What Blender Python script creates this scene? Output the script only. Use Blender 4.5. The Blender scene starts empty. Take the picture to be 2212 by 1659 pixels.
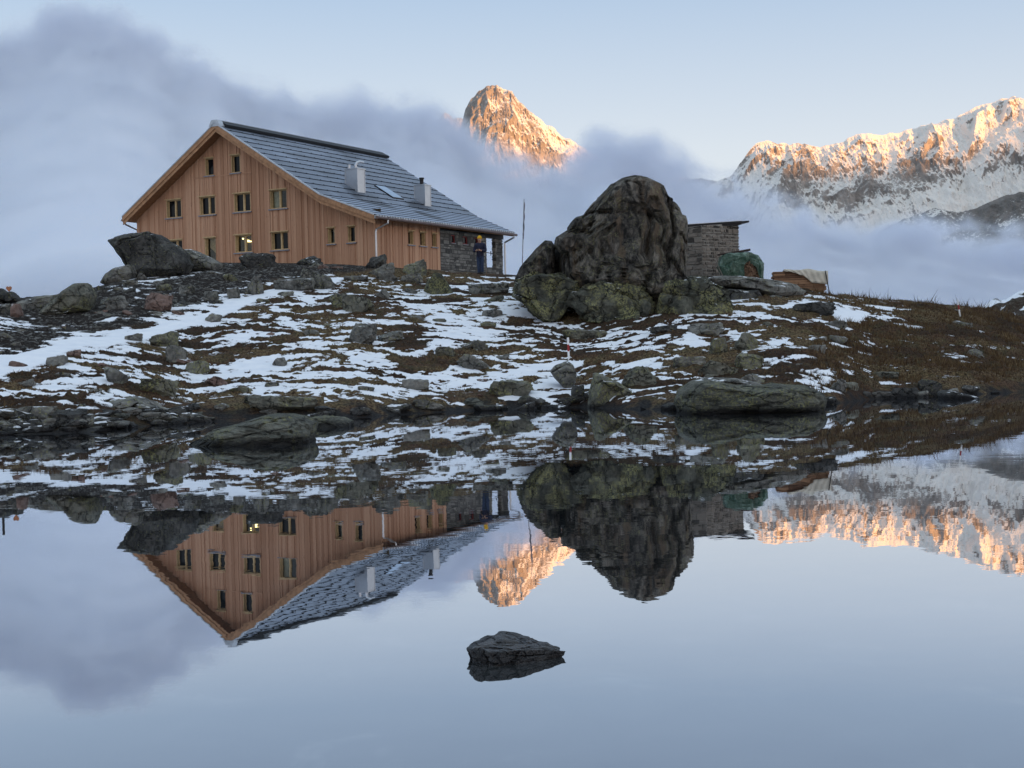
import bpy, bmesh, math, random
import numpy as np
from mathutils import Matrix, Vector

random.seed(7)
RNG = np.random.default_rng(7)
scene = bpy.context.scene
COL = scene.collection
PI = math.pi

# ----------------------------------------------------------------- camera frame
# picture units: the photograph scaled to 2212 x 1659
F = 2949.0
CAMH = 1.7
PITCH = math.atan(79.5 / F)
ROLL = math.radians(1.26)
CAM = np.array([0.0, 0.0, CAMH])


def ray(x, y):
    u = (x - 1106) / F
    v = -(y - 829.5) / F
    c, s = math.cos(ROLL), math.sin(ROLL)
    u2 = c * u + s * v
    v2 = -s * u + c * v
    cp, sp = math.cos(PITCH), math.sin(PITCH)
    return np.array([u2, cp + v2 * sp, v2 * cp - sp])


def at(x, y, Y):
    d = ray(x, y)
    return CAM + d / d[1] * Y


def hz(x):
    return 750 + (1106 - x) * 0.022


def px_of(X, Y, Z):
    """world -> picture units (arrays)"""
    cp, sp = math.cos(PITCH), math.sin(PITCH)
    zc = Z - CAMH
    fw = Y * cp - zc * sp
    up = Y * sp + zc * cp
    u2, v2 = X / fw, up / fw
    c, s = math.cos(ROLL), math.sin(ROLL)
    u = c * u2 - s * v2
    v = s * u2 + c * v2
    return 1106 + u * F, 829.5 - v * F


# ----------------------------------------------------------------- noise (numpy)
def _h(ix, iy, iz, seed):
    h = (ix.astype(np.int64) * 374761393 + iy.astype(np.int64) * 668265263 + iz.astype(np.int64) * 2147483647 + seed * 144269504) & 0xFFFFFFFF
    h = ((h ^ (h >> 13)) * 1274126177) & 0xFFFFFFFF
    h = ((h ^ (h >> 16)) * 2246822519) & 0xFFFFFFFF
    h = h ^ (h >> 15)
    return (h & 0xFFFFFF) / float(0xFFFFFF)


def vn(p, seed=0):
    """value noise in 0..1 on (N,3)"""
    f = np.floor(p)
    t = p - f
    t = t * t * t * (t * (t * 6 - 15) + 10)
    i = f.astype(np.int64)
    r = 0
    for dx in (0, 1):
        wx = t[:, 0] if dx else 1 - t[:, 0]
        for dy in (0, 1):
            wy = t[:, 1] if dy else 1 - t[:, 1]
            for dz in (0, 1):
                wz = t[:, 2] if dz else 1 - t[:, 2]
                r = r + wx * wy * wz * _h(i[:, 0] + dx, i[:, 1] + dy, i[:, 2] + dz, seed)
    return r


def fbm(p, octv=4, seed=0, gain=0.5, lac=2.03, ridged=False):
    a, s, tot, q = 1.0, 0, 0, p
    for k in range(octv):
        n = vn(q, seed + k * 17)
        if ridged:
            n = 1 - np.abs(2 * n - 1)
            n = n * n
        s = s + a * n
        tot += a
        a *= gain
        q = q * lac + 13.7
    return s / tot


def worley(p, seed=0):
    """F1, F2 and the id of the nearest cell"""
    f = np.floor(p).astype(np.int64)
    d1 = np.full(len(p), 9.0)
    d2 = np.full(len(p), 9.0)
    cid = np.zeros(len(p))
    for dx in (-1, 0, 1):
        for dy in (-1, 0, 1):
            for dz in (-1, 0, 1):
                cx, cy, cz = f[:, 0] + dx, f[:, 1] + dy, f[:, 2] + dz
                d = (cx + _h(cx, cy, cz, seed + 1) - p[:, 0]) ** 2 + (cy + _h(cx, cy, cz, seed + 2) - p[:, 1]) ** 2 + (cz + _h(cx, cy, cz, seed + 3) - p[:, 2]) ** 2
                near = d < d1
                d2 = np.where(near, d1, np.minimum(d2, d))
                cid = np.where(near, _h(cx, cy, cz, seed + 4), cid)
                d1 = np.where(near, d, d1)
    return np.sqrt(d1), np.sqrt(d2), cid


def facets(p, seed, tilt=1.):
    """broken flat faces: a signed height per point, planar within each cell"""
    f = np.floor(p).astype(np.int64)
    d1 = np.full(len(p), 9.0)
    h = np.zeros(len(p))
    for dx in (-1, 0, 1):
        for dy in (-1, 0, 1):
            for dz in (-1, 0, 1):
                cx, cy, cz = f[:, 0] + dx, f[:, 1] + dy, f[:, 2] + dz
                vx = p[:, 0] - cx - _h(cx, cy, cz, seed + 1)
                vy = p[:, 1] - cy - _h(cx, cy, cz, seed + 2)
                vz = p[:, 2] - cz - _h(cx, cy, cz, seed + 3)
                d = vx * vx + vy * vy + vz * vz
                near = d < d1
                hh = _h(cx, cy, cz, seed + 4) - .5 + tilt * (vx * (_h(cx, cy, cz, seed + 5) - .5) + vy * (_h(cx, cy, cz, seed + 6) - .5) + vz * (_h(cx, cy, cz, seed + 7) - .5))
                h = np.where(near, hh, h)
                d1 = np.where(near, d, d1)
    return h


def col3(*a):
    return np.stack([np.broadcast_to(np.asarray(v, float), np.broadcast(*a).shape).ravel() for v in a], 1)


def sstep(a, b, x):
    t = np.clip((x - a) / (b - a), 0, 1)
    return t * t * (3 - 2 * t)


# ----------------------------------------------------------------- mesh helpers
def link(o, parent=None, kind=None, label=None, cat=None, group=None):
    COL.objects.link(o)
    if parent is not None:
        o.parent = parent
    if kind:
        o['kind'] = kind
    if label:
        o['label'] = label
    if cat:
        o['category'] = cat
    if group:
        o['group'] = group
    return o


def mesh_of(name, verts, faces, mats, smooth=False, attrs=None, midx=None):
    me = bpy.data.meshes.new(name)
    V = np.asarray(verts, np.float32).reshape(-1, 3)
    if isinstance(faces, np.ndarray):
        n, k = faces.shape
        me.vertices.add(len(V))
        me.vertices.foreach_set('co', V.ravel())
        me.loops.add(n * k)
        me.loops.foreach_set('vertex_index', faces.astype(np.int32).ravel())
        me.polygons.add(n)
        me.polygons.foreach_set('loop_start', np.arange(0, n * k, k, dtype=np.int32))
        me.polygons.foreach_set('loop_total', np.full(n, k, np.int32))
        me.update(calc_edges=True)
    else:
        me.from_pydata(V.tolist(), [], faces)
    me.validate()
    for m in (mats if isinstance(mats, (list, tuple)) else [mats]):
        me.materials.append(m)
    if midx is not None:
        me.polygons.foreach_set('material_index', np.asarray(midx, np.int32))
    me.polygons.foreach_set('use_smooth', np.full(len(me.polygons), bool(smooth)))
    for k, v in (attrs or {}).items():
        a = me.attributes.new(k, 'FLOAT', 'POINT')
        a.data.foreach_set('value', np.asarray(v, np.float32))
    me.update()
    return me


def obj(name, verts, faces, mats, parent=None, smooth=False, attrs=None, midx=None, loc=None, **kw):
    o = bpy.data.objects.new(name, mesh_of(name, verts, faces, mats, smooth, attrs, midx))
    if loc is not None:
        o.location = loc
    return link(o, parent, **kw)


def empty(name, loc, rz=0, **kw):
    o = bpy.data.objects.new(name, None)
    o.location = tuple(float(v) for v in loc)
    o.rotation_euler = (0, 0, rz)
    return link(o, **kw)


def gridf(nr, nc):
    i = np.arange(nr - 1)[:, None] * nc + np.arange(nc - 1)[None]
    return np.stack([i, i + 1, i + 1 + nc, i + nc], -1).reshape(-1, 4)


class MB:
    """gathers simple shapes into one mesh, with a per-vertex random tint attribute"""

    def __init__(s):
        s.v, s.f, s.t, s.m = [], [], [], []

    def add(s, vs, fs, tint=None, mi=0):
        b = len(s.v)
        s.v += [tuple(map(float, v)) for v in vs]
        s.f += [tuple(i + b for i in f) for f in fs]
        tt = random.random() if tint is None else tint
        s.t += [tt] * len(vs)
        s.m += [mi] * len(fs)
        return s

    def hexa(s, p, tint=None, mi=0):
        return s.add(p, [(0, 3, 2, 1), (4, 5, 6, 7), (0, 1, 5, 4), (1, 2, 6, 5), (2, 3, 7, 6), (3, 0, 4, 7)], tint, mi)

    def box(s, x0, x1, y0, y1, z0, z1, tint=None, mi=0):
        return s.hexa([(x0, y0, z0), (x1, y0, z0), (x1, y1, z0), (x0, y1, z0), (x0, y0, z1), (x1, y0, z1), (x1, y1, z1), (x0, y1, z1)], tint, mi)

    def tube(s, pts, r, n=8, tint=None, cap=True, mi=0):
        pts = [Vector(p) for p in pts]
        rs = r if isinstance(r, (list, tuple)) else [r] * len(pts)
        rings = []
        ref = None
        for i, p in enumerate(pts):
            d = (pts[min(i + 1, len(pts) - 1)] - pts[max(i - 1, 0)]).normalized()
            if ref is None:
                ref = Vector((0, 0, 1)) if abs(d.z) < .9 else Vector((1, 0, 0))
            a = d.cross(ref).normalized()
            b = a.cross(d).normalized()
            ref = b
            rings.append([p + (a * math.cos(2 * PI * k / n) + b * math.sin(2 * PI * k / n)) * rs[i] for k in range(n)])
        vs = [q for ring in rings for q in ring]
        fs = []
        for i in range(len(pts) - 1):
            for k in range(n):
                fs.append((i * n + k, i * n + (k + 1) % n, (i + 1) * n + (k + 1) % n, (i + 1) * n + k))
        if cap:
            fs.append(tuple(range(n))[::-1])
            fs.append(tuple((len(pts) - 1) * n + k for k in range(n)))
        return s.add(vs, fs, tint, mi)

    def build(s, name, mats, parent=None, smooth=False, **kw):
        return obj(name, s.v, s.f, mats, parent, smooth, {'tint': s.t}, s.m, **kw)


# ----------------------------------------------------------------- material helpers
class NT:
    def __init__(s, mat):
        s.t = mat.node_tree
        s.t.nodes.clear()

    def n(s, typ, **kw):
        nd = s.t.nodes.new(typ)
        for k, v in kw.items():
            if k == 'ins':
                for kk, vv in v.items():
                    s.put(nd, kk, vv)
            else:
                setattr(nd, k, v)
        return nd

    def put(s, nd, key, v):
        sock = nd.inputs[key]
        if hasattr(v, 'is_output'):
            s.t.links.new(v, sock)
        else:
            sock.default_value = v

    def coord(s, which='Object', scale=(1, 1, 1), loc=(0, 0, 0), rot=(0, 0, 0)):
        c = s.n('ShaderNodeTexCoord').outputs[which]
        m = s.n('ShaderNodeMapping', ins={'Vector': c, 'Scale': scale, 'Location': loc, 'Rotation': rot})
        return m.outputs[0]

    def noise(s, vec, scale=5., detail=4., rough=.55, dist=0., out='Fac'):
        nd = s.n('ShaderNodeTexNoise', ins={'Vector': vec, 'Scale': scale, 'Detail': detail, 'Roughness': rough, 'Distortion': dist})
        return nd.outputs[out]

    def voro(s, vec, scale=5., feature='F1', out='Distance', rnd=1.):
        nd = s.n('ShaderNodeTexVoronoi', feature=feature, ins={'Vector': vec, 'Scale': scale, 'Randomness': rnd})
        return nd.outputs[out]

    def ramp(s, fac, stops, interp='LINEAR'):
        nd = s.n('ShaderNodeValToRGB', ins={'Fac': fac})
        nd.color_ramp.interpolation = interp
        e = nd.color_ramp.elements
        while len(e) < len(stops):
            e.new(.5)
        for k, (p, c) in enumerate(stops):
            e[k].position = p
            e[k].color = (c, c, c, 1) if isinstance(c, (int, float)) else (*c, 1)
        return nd.outputs['Color']

    def mix(s, fac, a, b, blend='MIX'):
        nd = s.n('ShaderNodeMix', data_type='RGBA', blend_type=blend)
        nd.inputs[0].default_value = 0
        s.put(nd, 0, fac)
        for i, v in ((6, a), (7, b)):
            s.put(nd, i, (*v, 1) if isinstance(v, tuple) and len(v) == 3 else v)
        return nd.outputs[2]

    def math(s, op, a, b=0., c=None, clamp=False):
        nd = s.n('ShaderNodeMath', operation=op, use_clamp=clamp)
        s.put(nd, 0, a)
        s.put(nd, 1, b)
        if c is not None:
            s.put(nd, 2, c)
        return nd.outputs[0]

    def mapr(s, v, a, b, c=0., d=1., smooth=True):
        nd = s.n('ShaderNodeMapRange', interpolation_type='SMOOTHSTEP' if smooth else 'LINEAR')
        for i, x in enumerate((v, a, b, c, d)):
            s.put(nd, i, x)
        return nd.outputs[0]

    def attr(s, name):
        return s.n('ShaderNodeAttribute', attribute_name=name).outputs['Fac']

    def sep(s, vec):
        return s.n('ShaderNodeSeparateXYZ', ins={0: vec}).outputs

    def bump(s, h, dist=.02, strength=1., normal=None):
        nd = s.n('ShaderNodeBump', ins={'Height': h, 'Distance': dist, 'Strength': strength})
        if normal is not None:
            s.put(nd, 'Normal', normal)
        return nd.outputs[0]

    def out(s, color=None, rough=.8, bump=None, metal=0., spec=.3, extra=None):
        p = s.n('ShaderNodeBsdfPrincipled')
        s.put(p, 'Base Color', (*color, 1) if isinstance(color, tuple) and len(color) == 3 else color)
        s.put(p, 'Roughness', rough)
        s.put(p, 'Metallic', metal)
        s.put(p, 'Specular IOR Level', spec)
        for k, v in (extra or {}).items():
            s.put(p, k, v)
        if bump is not None:
            s.put(p, 'Normal', bump)
        o = s.n('ShaderNodeOutputMaterial')
        s.t.links.new(p.outputs[0], o.inputs['Surface'])
        return p


def mat(name):
    m = bpy.data.materials.new(name)
    m.use_nodes = True
    return m, NT(m)


def flat(name, c, rough=.7, metal=0., spec=.3, var=.25, scale=8., bumpd=0.):
    """one colour broken up by noise"""
    m, t = mat(name)
    v = t.coord('Object')
    nz = t.noise(v, scale, 5, .6)
    lo = tuple(x * (1 - var) for x in c)
    hi = tuple(min(1, x * (1 + var)) for x in c)
    colr = t.ramp(nz, [(.3, lo), (.7, hi)])
    t.out(colr, rough, t.bump(nz, bumpd) if bumpd else None, metal, spec)
    return m

# ----------------------------------------------------------------- sky, sun, camera
SUN_EL = math.radians(2.6)
SUN_AZ = math.radians(143.0)             # clockwise from +Y: behind the camera, to the right
TO_SUN = np.array([math.sin(SUN_AZ) * math.cos(SUN_EL), math.cos(SUN_AZ) * math.cos(SUN_EL), math.sin(SUN_EL)])

SKYG, SKYN, GLOW = .95 / 1.74, .35 / 1.74, 1.6 / 1.74
world = bpy.data.worlds.new("World")
scene.world = world
world.use_nodes = True
wt = NT(world)
sky = wt.n('ShaderNodeTexSky', sky_type='NISHITA')
sky.sun_disc = False
sky.sun_elevation = SUN_EL
sky.sun_rotation = SUN_AZ
sky.altitude = 2500
sky.air_density = 1.0
sky.dust_density = .4
sky.ozone_density = 1.5
wdir = wt.n('ShaderNodeTexCoord').outputs['Generated']
wz = wt.sep(wdir)[2]
# pale towards the horizon, bluer above, and a bright dusk glow high up and round the sun behind the viewpoint
grad = wt.ramp(wt.math('MAXIMUM', wz, 0.), [(0., (.80, .80, .80)), (.07, (.78, .79, .81)), (.14, (.70, .745, .81)), (.25, (.455, .575, .745)), (.40, (.42, .55, .78)), (.65, (.62, .78, 1.0)), (1., (.80, .95, 1.0))])
skyg = wt.n('ShaderNodeVectorMath', operation='SCALE', ins={0: grad, 'Scale': 10. * SKYG}).outputs[0]
skyn = wt.n('ShaderNodeVectorMath', operation='SCALE', ins={0: sky.outputs[0], 'Scale': SKYN}).outputs[0]
skyc = wt.n('ShaderNodeVectorMath', operation='ADD', ins={0: skyg, 1: skyn}).outputs[0]
sdir = (float(TO_SUN[0]), float(TO_SUN[1]), 0.)
toward = wt.n('ShaderNodeVectorMath', operation='DOT_PRODUCT', ins={0: wdir, 1: sdir}).outputs['Value']
glow = wt.math('MULTIPLY', wt.mapr(toward, .0, .95), wt.mapr(wz, -.02, .55, 1., 0.))
glowc = wt.n('ShaderNodeVectorMath', operation='SCALE', ins={0: (1., .72, .50), 'Scale': wt.math('MULTIPLY', glow, 10. * GLOW)}).outputs[0]
skyc = wt.n('ShaderNodeVectorMath', operation='ADD', ins={0: skyc, 1: glowc}).outputs[0]
bg = wt.n('ShaderNodeBackground', ins={'Color': skyc, 'Strength': .1})
wo = wt.n('ShaderNodeOutputWorld')
wt.t.links.new(bg.outputs[0], wo.inputs[0])

sl = bpy.data.lights.new('sun', 'SUN')
sl.energy = 5.0
sl.angle = math.radians(.5)
sl.color = (1., .43, .10)
so = bpy.data.objects.new('sun', sl)
COL.objects.link(so)
so.rotation_euler = Vector(TO_SUN).to_track_quat('Z', 'Y').to_euler()

cd = bpy.data.cameras.new('camera')
cam = bpy.data.objects.new('camera', cd)
COL.objects.link(cam)
cd.sensor_width = 36
cd.lens = F / 2212 * 36
cd.clip_start = .1
cd.clip_end = 60000
r0 = Vector(ray(1106, 829.5)).normalized()
rx = Vector(ray(1206, 829.5) - ray(1006, 829.5)).normalized()
uy = Vector(ray(1106, 729.5) - ray(1106, 929.5)).normalized()
M = Matrix((rx, uy, -r0)).transposed().to_4x4()
M.translation = Vector(CAM)
cam.matrix_world = M
scene.camera = cam

scene.view_settings.view_transform = 'Standard'
scene.view_settings.look = 'None'
scene.view_settings.gamma = 1
scene.view_settings.exposure = .8
scene.render.resolution_x, scene.render.resolution_y = 1024, 768
cy = scene.cycles
cy.use_denoising = True
cy.use_adaptive_sampling = True
cy.adaptive_threshold = .01
cy.max_bounces = 20
cy.diffuse_bounces = 3
cy.glossy_bounces = 3
cy.transmission_bounces = 4
cy.transparent_max_bounces = 12
cy.volume_bounces = 16

# ----------------------------------------------------------------- terrain
SHORE = np.array([(-900, 1030), (-300, 955), (0, 940), (150, 936), (300, 922), (420, 912), (600, 906), (780, 902), (900, 893), (1043, 886), (1250, 880), (1350, 884), (1500, 886), (1700, 882), (1800, 872), (1900, 861), (2000, 858), (2100, 853), (2212, 846), (2500, 838), (3100, 836)], float)
CREST = np.array([(-900, 690), (-300, 655), (0, 645), (60, 645), (120, 640), (200, 626), (240, 612), (270, 600), (330, 590), (460, 566), (540, 567), (650, 571), (800, 576), (950, 584), (1040, 593), (1110, 596), (1300, 606), (1500, 604), (1640, 606), (1740, 622), (1790, 633), (1880, 646), (1960, 655), (2050, 660), (2100, 668), (2150, 677), (2212, 688), (2300, 702), (2500, 722), (3100, 724)], float)
CRESTY = np.array([(-900, 50), (0, 52), (200, 57), (330, 62), (460, 66.5), (800, 66.5), (1040, 66), (1300, 64), (1640, 60), (1790, 57), (1960, 58), (2212, 62), (3100, 66)], float)


def terr(X, Y, detail=True):
    """height of the ground; arrays"""
    X = np.asarray(X, float)
    Y = np.asarray(Y, float)
    x = 1106 + X / np.maximum(Y, 1.) * F
    hzx = hz(x)
    Ys = CAMH * F / (np.interp(x, SHORE[:, 0], SHORE[:, 1]) - hzx)
    Yc = np.interp(x, CRESTY[:, 0], CRESTY[:, 1])
    zc = CAMH + (hzx - np.interp(x, CREST[:, 0], CREST[:, 1])) * Yc / F
    s = (Y - Ys) / (Yc - Ys)
    sc = np.clip(s, 0, 1)
    up = zc * (0.82 * sc + .18 * sc * sc * (3 - 2 * sc)) + .22 * sstep(0, .035, s) * (1 - sstep(.5, 1, s))
    over = np.maximum(Y - Yc, 0)
    fall = -.02 * over - np.maximum(over - 38, 0) * .33
    z = np.where(s < 0, np.maximum(s * (Yc - Ys) * .18, -.7), up + fall)
    if detail:
        amp = sstep(.0, .12, s) * (1 - .65 * sstep(.8, 1., s)) + .12
        z = z + amp * .42 * (fbm(col3(X * .22, Y * .22, 0), 3, 5) - .5)
    return z, s, x


def ground(x, y, lo=20., hi=75.):
    """where the sight line through picture point (x, y) first meets the ground"""
    d = ray(x, y)
    Ys = np.linspace(lo, hi, 1200)
    P = CAM[None] + d[None] / d[1] * Ys[:, None]
    z, _, _ = terr(P[:, 0], Ys)
    k = np.argmax(P[:, 2] <= z) if np.any(P[:, 2] <= z) else len(Ys) - 1
    return np.array([P[k, 0], P[k, 1], max(z[k], -.3)])


SNOWMAP = """
00000000000000000000000
00032000000000000000000
00151165345700004521000
22010675456950016652000
31107655556873237768100
51276555556544465342000
15865654566544554521110
78655666666655433431010
65555666666676532351000
66556666566785322242000
22233333345685321233210
22232221111242111221110
01010000011010000100000
""".split()
SNOWMAP = np.array([[int(c) for c in r] for r in SNOWMAP], float) / 9


def snow_want(x, y):
    gx = np.clip(x / 100, 0, 21.999)
    gy = np.clip((y - 560) / 30, 0, 11.999)
    i, j = gx.astype(int), gy.astype(int)
    a, b = gx - i, gy - j
    M_ = SNOWMAP
    return (M_[j, i] * (1 - a) + M_[j, i + 1] * a) * (1 - b) + (M_[j + 1, i] * (1 - a) + M_[j + 1, i + 1] * a) * b


def cdf01(n, m, sd):
    z = (n - m) / sd
    return 1 / (1 + np.exp(-1.702 * z))


BAND = np.array([(-300, 815), (0, 782), (193, 733), (322, 708), (451, 672), (580, 625), (700, 600), (850, 584), (950, 575)], float)


def build_terrain():
    xs = np.concatenate([np.linspace(-900, -60, 90), np.arange(-56, 2270, 2.7), np.linspace(2275, 3100, 80)])
    tt = np.concatenate([np.linspace(-.55, -.03, 14), np.linspace(-.02, .1, 60), np.linspace(.1, 1, 420)[1:], np.linspace(1, 1.12, 24)[1:], np.linspace(1.13, 3.2, 26)])
    XX, T = np.meshgrid(xs, tt)
    hzx = hz(XX)
    Ys = CAMH * F / (np.interp(XX, SHORE[:, 0], SHORE[:, 1]) - hzx)
    Yc = np.interp(XX, CRESTY[:, 0], CRESTY[:, 1])
    Y = Ys + (Yc - Ys) * T
    X = (XX - 1106) / F * Y
    Xf, Yf = X.ravel(), Y.ravel()
    z, s, x = terr(Xf, Yf)
    px, py = px_of(Xf, Yf, z)
    w1 = (fbm(col3(Xf * .3, Yf * .3, 11.), 2, 121) - .5) * 3.2
    w2 = (fbm(col3(Xf * 1.1, Yf * 1.1, 12.), 3, 122) - .5) * 1.1
    n = fbm(col3((Xf + w2) * .80 + w1 * .3, (Yf + w1 + w2) * 1.7, 3.), 5, 21, gain=.60)
    rank = cdf01(n, n.mean(), n.std())
    fine = fbm(col3(Xf * 2.6, Yf * 4.6, 1.), 3, 33) - .5
    want = snow_want(px, py)
    want = np.where(s > 1.15, .5, want)
    sn = want * .92 - rank + fine * .58
    hole = sstep(.56, .70, fbm(col3(Xf * 3.4 + w2, Yf * 4.4, 17.), 3, 141))
    sn = sn - hole * .42
    # the long drift that climbs from the left edge to the middle of the slope
    by = np.interp(px, BAND[:, 0], BAND[:, 1])
    wob = (fbm(col3(px * .012, py * .02, 7.), 3, 61) - .5)
    half = np.interp(px, [-200, 0, 200, 400, 700, 760], [15, 17, 13, 11, 9, 0])
    dd = half - np.abs(py - by - 12 + wob * 26)
    sn = np.where(px < 760, np.maximum(sn, dd / 14), sn)
    # bare dark earth above it
    soil = sstep(-4, 10, (by - 6) - py + wob * 22) * (1 - sstep(860, 980, px)) * (py < 800)
    soil = np.maximum(soil, sstep(.965, 1.02, s) * (px > 430) * (px < 1000))
    sn = np.where(soil > .5, np.maximum(want * 1.1 - .12 - rank + fine * .5, -1), sn)
    wet = 1 - sstep(.004, .028, s + fine * .05)
    sn = sn - wet * 1.2 - (1 - sstep(.02, .06, s)) * .8 * (px < 700)
    hum = np.clip(-sn, 0, .45) / .45                     # bare hummocks stand above the drifts
    edge = sstep(.015, .09, s)
    crest = 1 - .75 * sstep(.9, 1., s)
    snowy = sstep(-.02, .1, sn)
    z2 = z + edge * crest * (hum * .08 * (1 - soil * .5) + (1 - snowy) * (fine * .14 + .10 * (fbm(col3(Xf * 9, Yf * 9, 2.), 2, 44) - .5)) + snowy * .045)
    z2 = z2 + (1 - edge) * (s > -.05) * .10 * (fbm(col3(Xf * 2.5, Yf * 2.5, 0.), 3, 47) - .62) 
    tus = fbm(col3(Xf * 1.3, Yf * 1.3, 31.), 3, 151)
    z2 = z2 + edge * (1 - snowy) * sstep(1600, 1750, px) * .34 * (np.maximum(tus, .42) - .5)
    z2 = np.where(s < -.05, z, z2)
    big = fbm(col3(Xf * .35, Yf * .5, 9.), 4, 71)
    F4 = gridf(len(tt), len(xs))
    obj('ground', np.stack([Xf, Yf, z2], 1), F4, M_GROUND, smooth=True, attrs={'snow': sn, 'soil': soil, 'wet': wet, 'hum': hum, 'big': big}, kind='structure')
    return dict(X=Xf, Y=Yf, z=z2, sn=sn, soil=soil, s=s, px=px, py=py, wet=wet)


def mat_ground():
    m, t = mat('alpine_turf_and_snow')
    v = t.coord('Object')
    n1 = t.noise(v, 2.2, 6, .62)
    n2 = t.noise(v, 14., 5, .65)
    n3 = t.noise(v, 55., 3, .6)
    grass = t.ramp(n2, [(.28, (.013, .009, .006)), (.45, (.048, .028, .017)), (.58, (.100, .058, .033)), (.75, (.17, .11, .063))])
    olive = t.ramp(n2, [(.3, (.016, .013, .008)), (.6, (.078, .060, .030)), (.8, (.16, .13, .07))])
    g = t.mix(t.mapr(n1, .46, .62), grass, olive)
    bg_ = t.attr('big')
    g = t.mix(t.math('MULTIPLY', t.mapr(bg_, .50, .62), t.mapr(n2, .40, .66, 0., .8)), g, (.19, .145, .075))
    g = t.mix(t.mapr(bg_, .46, .36, 0., .55), g, (.020, .013, .010))
    peb = t.voro(v, 9., 'F1', 'Color')
    pebv = t.sep(peb)[0]
    soilc = t.ramp(n2, [(.3, (.008, .006, .006)), (.55, (.026, .021, .018)), (.72, (.09, .08, .072))])
    soilc = t.mix(t.mapr(pebv, .72, .80, 0., .9), soilc, t.ramp(pebv, [(.72, (.05, .048, .045)), (1., (.17, .165, .155))]))
    g = t.mix(t.attr('soil'), g, soilc)
    wetc = t.ramp(n2, [(.3, (.008, .008, .009)), (.6, (.028, .027, .027)), (.8, (.075, .072, .068))])
    g = t.mix(t.attr('wet'), g, wetc)
    sf = t.math('ADD', t.attr('snow'), t.math('MULTIPLY', t.math('SUBTRACT', n3, .5), .28))
    sf = t.math('ADD', sf, t.math('MULTIPLY', t.math('SUBTRACT', n2, .5), .30))
    sf = t.mapr(sf, -.035, .075)
    snowc = t.ramp(n1, [(.3, (.70, .73, .79)), (.7, (.82, .83, .86))])
    c = t.mix(sf, g, snowc)
    hb = t.mix(sf, t.math('ADD', t.math('MULTIPLY', n2, 1.), t.math('MULTIPLY', n3, .5)), t.math('MULTIPLY', n1, .3))
    t.out(c, t.mapr(sf, 0, 1, .9, .6), t.bump(hb, .06, .9), spec=.15)
    return m


M_GROUND = mat_ground()
T = build_terrain()

# ----------------------------------------------------------------- lake
def mat_water():
    m, t = mat('still_lake_water')
    v = t.coord('Object')
    nA = t.noise(t.coord('Object', (1.3, 3.2, 1)), 1.6, 3, .55, out='Color')
    nB = t.noise(t.coord('Object', (2., 5., 1)), 4.2, 2, .5, out='Color')
    patch = t.mapr(t.noise(v, .12, 2, .5), .38, .62, .45, 1.25)

    def off(c, k):
        a = t.n('ShaderNodeVectorMath', operation='SUBTRACT', ins={0: c, 1: (.5, .5, .5)}).outputs[0]
        b = t.n('ShaderNodeVectorMath', operation='MULTIPLY', ins={0: a, 1: (k, k, 0)}).outputs[0]
        return t.n('ShaderNodeVectorMath', operation='SCALE', ins={0: b, 'Scale': patch}).outputs[0]
    s_ = t.n('ShaderNodeVectorMath', operation='ADD', ins={0: off(nA, .0070), 1: off(nB, .0044)}).outputs[0]
    s_ = t.n('ShaderNodeVectorMath', operation='ADD', ins={0: s_, 1: (0, 0, 1)}).outputs[0]
    nrm = t.n('ShaderNodeVectorMath', operation='NORMALIZE', ins={0: s_}).outputs[0]
    bed = t.ramp(t.noise(v, 1.7, 6, .65, .6), [(.35, (.020, .024, .028)), (.6, (.045, .050, .052)), (.74, (.16, .16, .155))])
    d = t.n('ShaderNodeBsdfDiffuse', ins={'Color': bed})
    g = t.n('ShaderNodeBsdfGlossy', ins={'Color': (.90, .915, .95, 1), 'Roughness': .0, 'Normal': nrm})
    inc = t.n('ShaderNodeNewGeometry').outputs['Incoming']
    cosv = t.sep(inc)[2]
    fac = t.ramp(cosv, [(0., 1.), (.05, .95), (.12, .88), (.19, .79), (.3, .50), (.5, .2), (1., .04)])
    mx = t.n('ShaderNodeMixShader', ins={0: fac})
    t.t.links.new(d.outputs[0], mx.inputs[1])
    t.t.links.new(g.outputs[0], mx.inputs[2])
    o = t.n('ShaderNodeOutputMaterial')
    t.t.links.new(mx.outputs[0], o.inputs['Surface'])
    return m


obj('water', [(-90, -40, 0), (90, -40, 0), (90, 62, 0), (-90, 62, 0)], [(0, 1, 2, 3)], mat_water(), kind='structure')

# land beyond the knoll, down in the fog, out to the horizon
def mat_valley():
    m, t = mat('snowy_valley_floor')
    v = t.coord('Object')
    c = t.ramp(t.noise(v, .05, 8, .65), [(.42, (.05, .035, .022)), (.56, (.75, .77, .8))])
    t.out(c, .9)
    return m


gx = np.concatenate([-np.geomspace(20000, 60, 30), np.geomspace(60, 20000, 30)])
gy = np.concatenate([-np.geomspace(20000, 45, 30), np.linspace(-30, 60, 6), np.geomspace(75, 20000, 40)])
GX, GY = np.meshgrid(gx, gy)
GZ = -2.0 - np.clip(np.hypot(GX, GY) - 110, 0, 700) * .03 + (fbm(col3(GX * .01, GY * .01, 0), 3, 3).reshape(GX.shape) - .5) * 3
obj('valley_terrain', np.stack([GX.ravel(), GY.ravel(), GZ.ravel()], 1), gridf(len(gy), len(gx)), mat_valley(), smooth=True, kind='structure')

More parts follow.
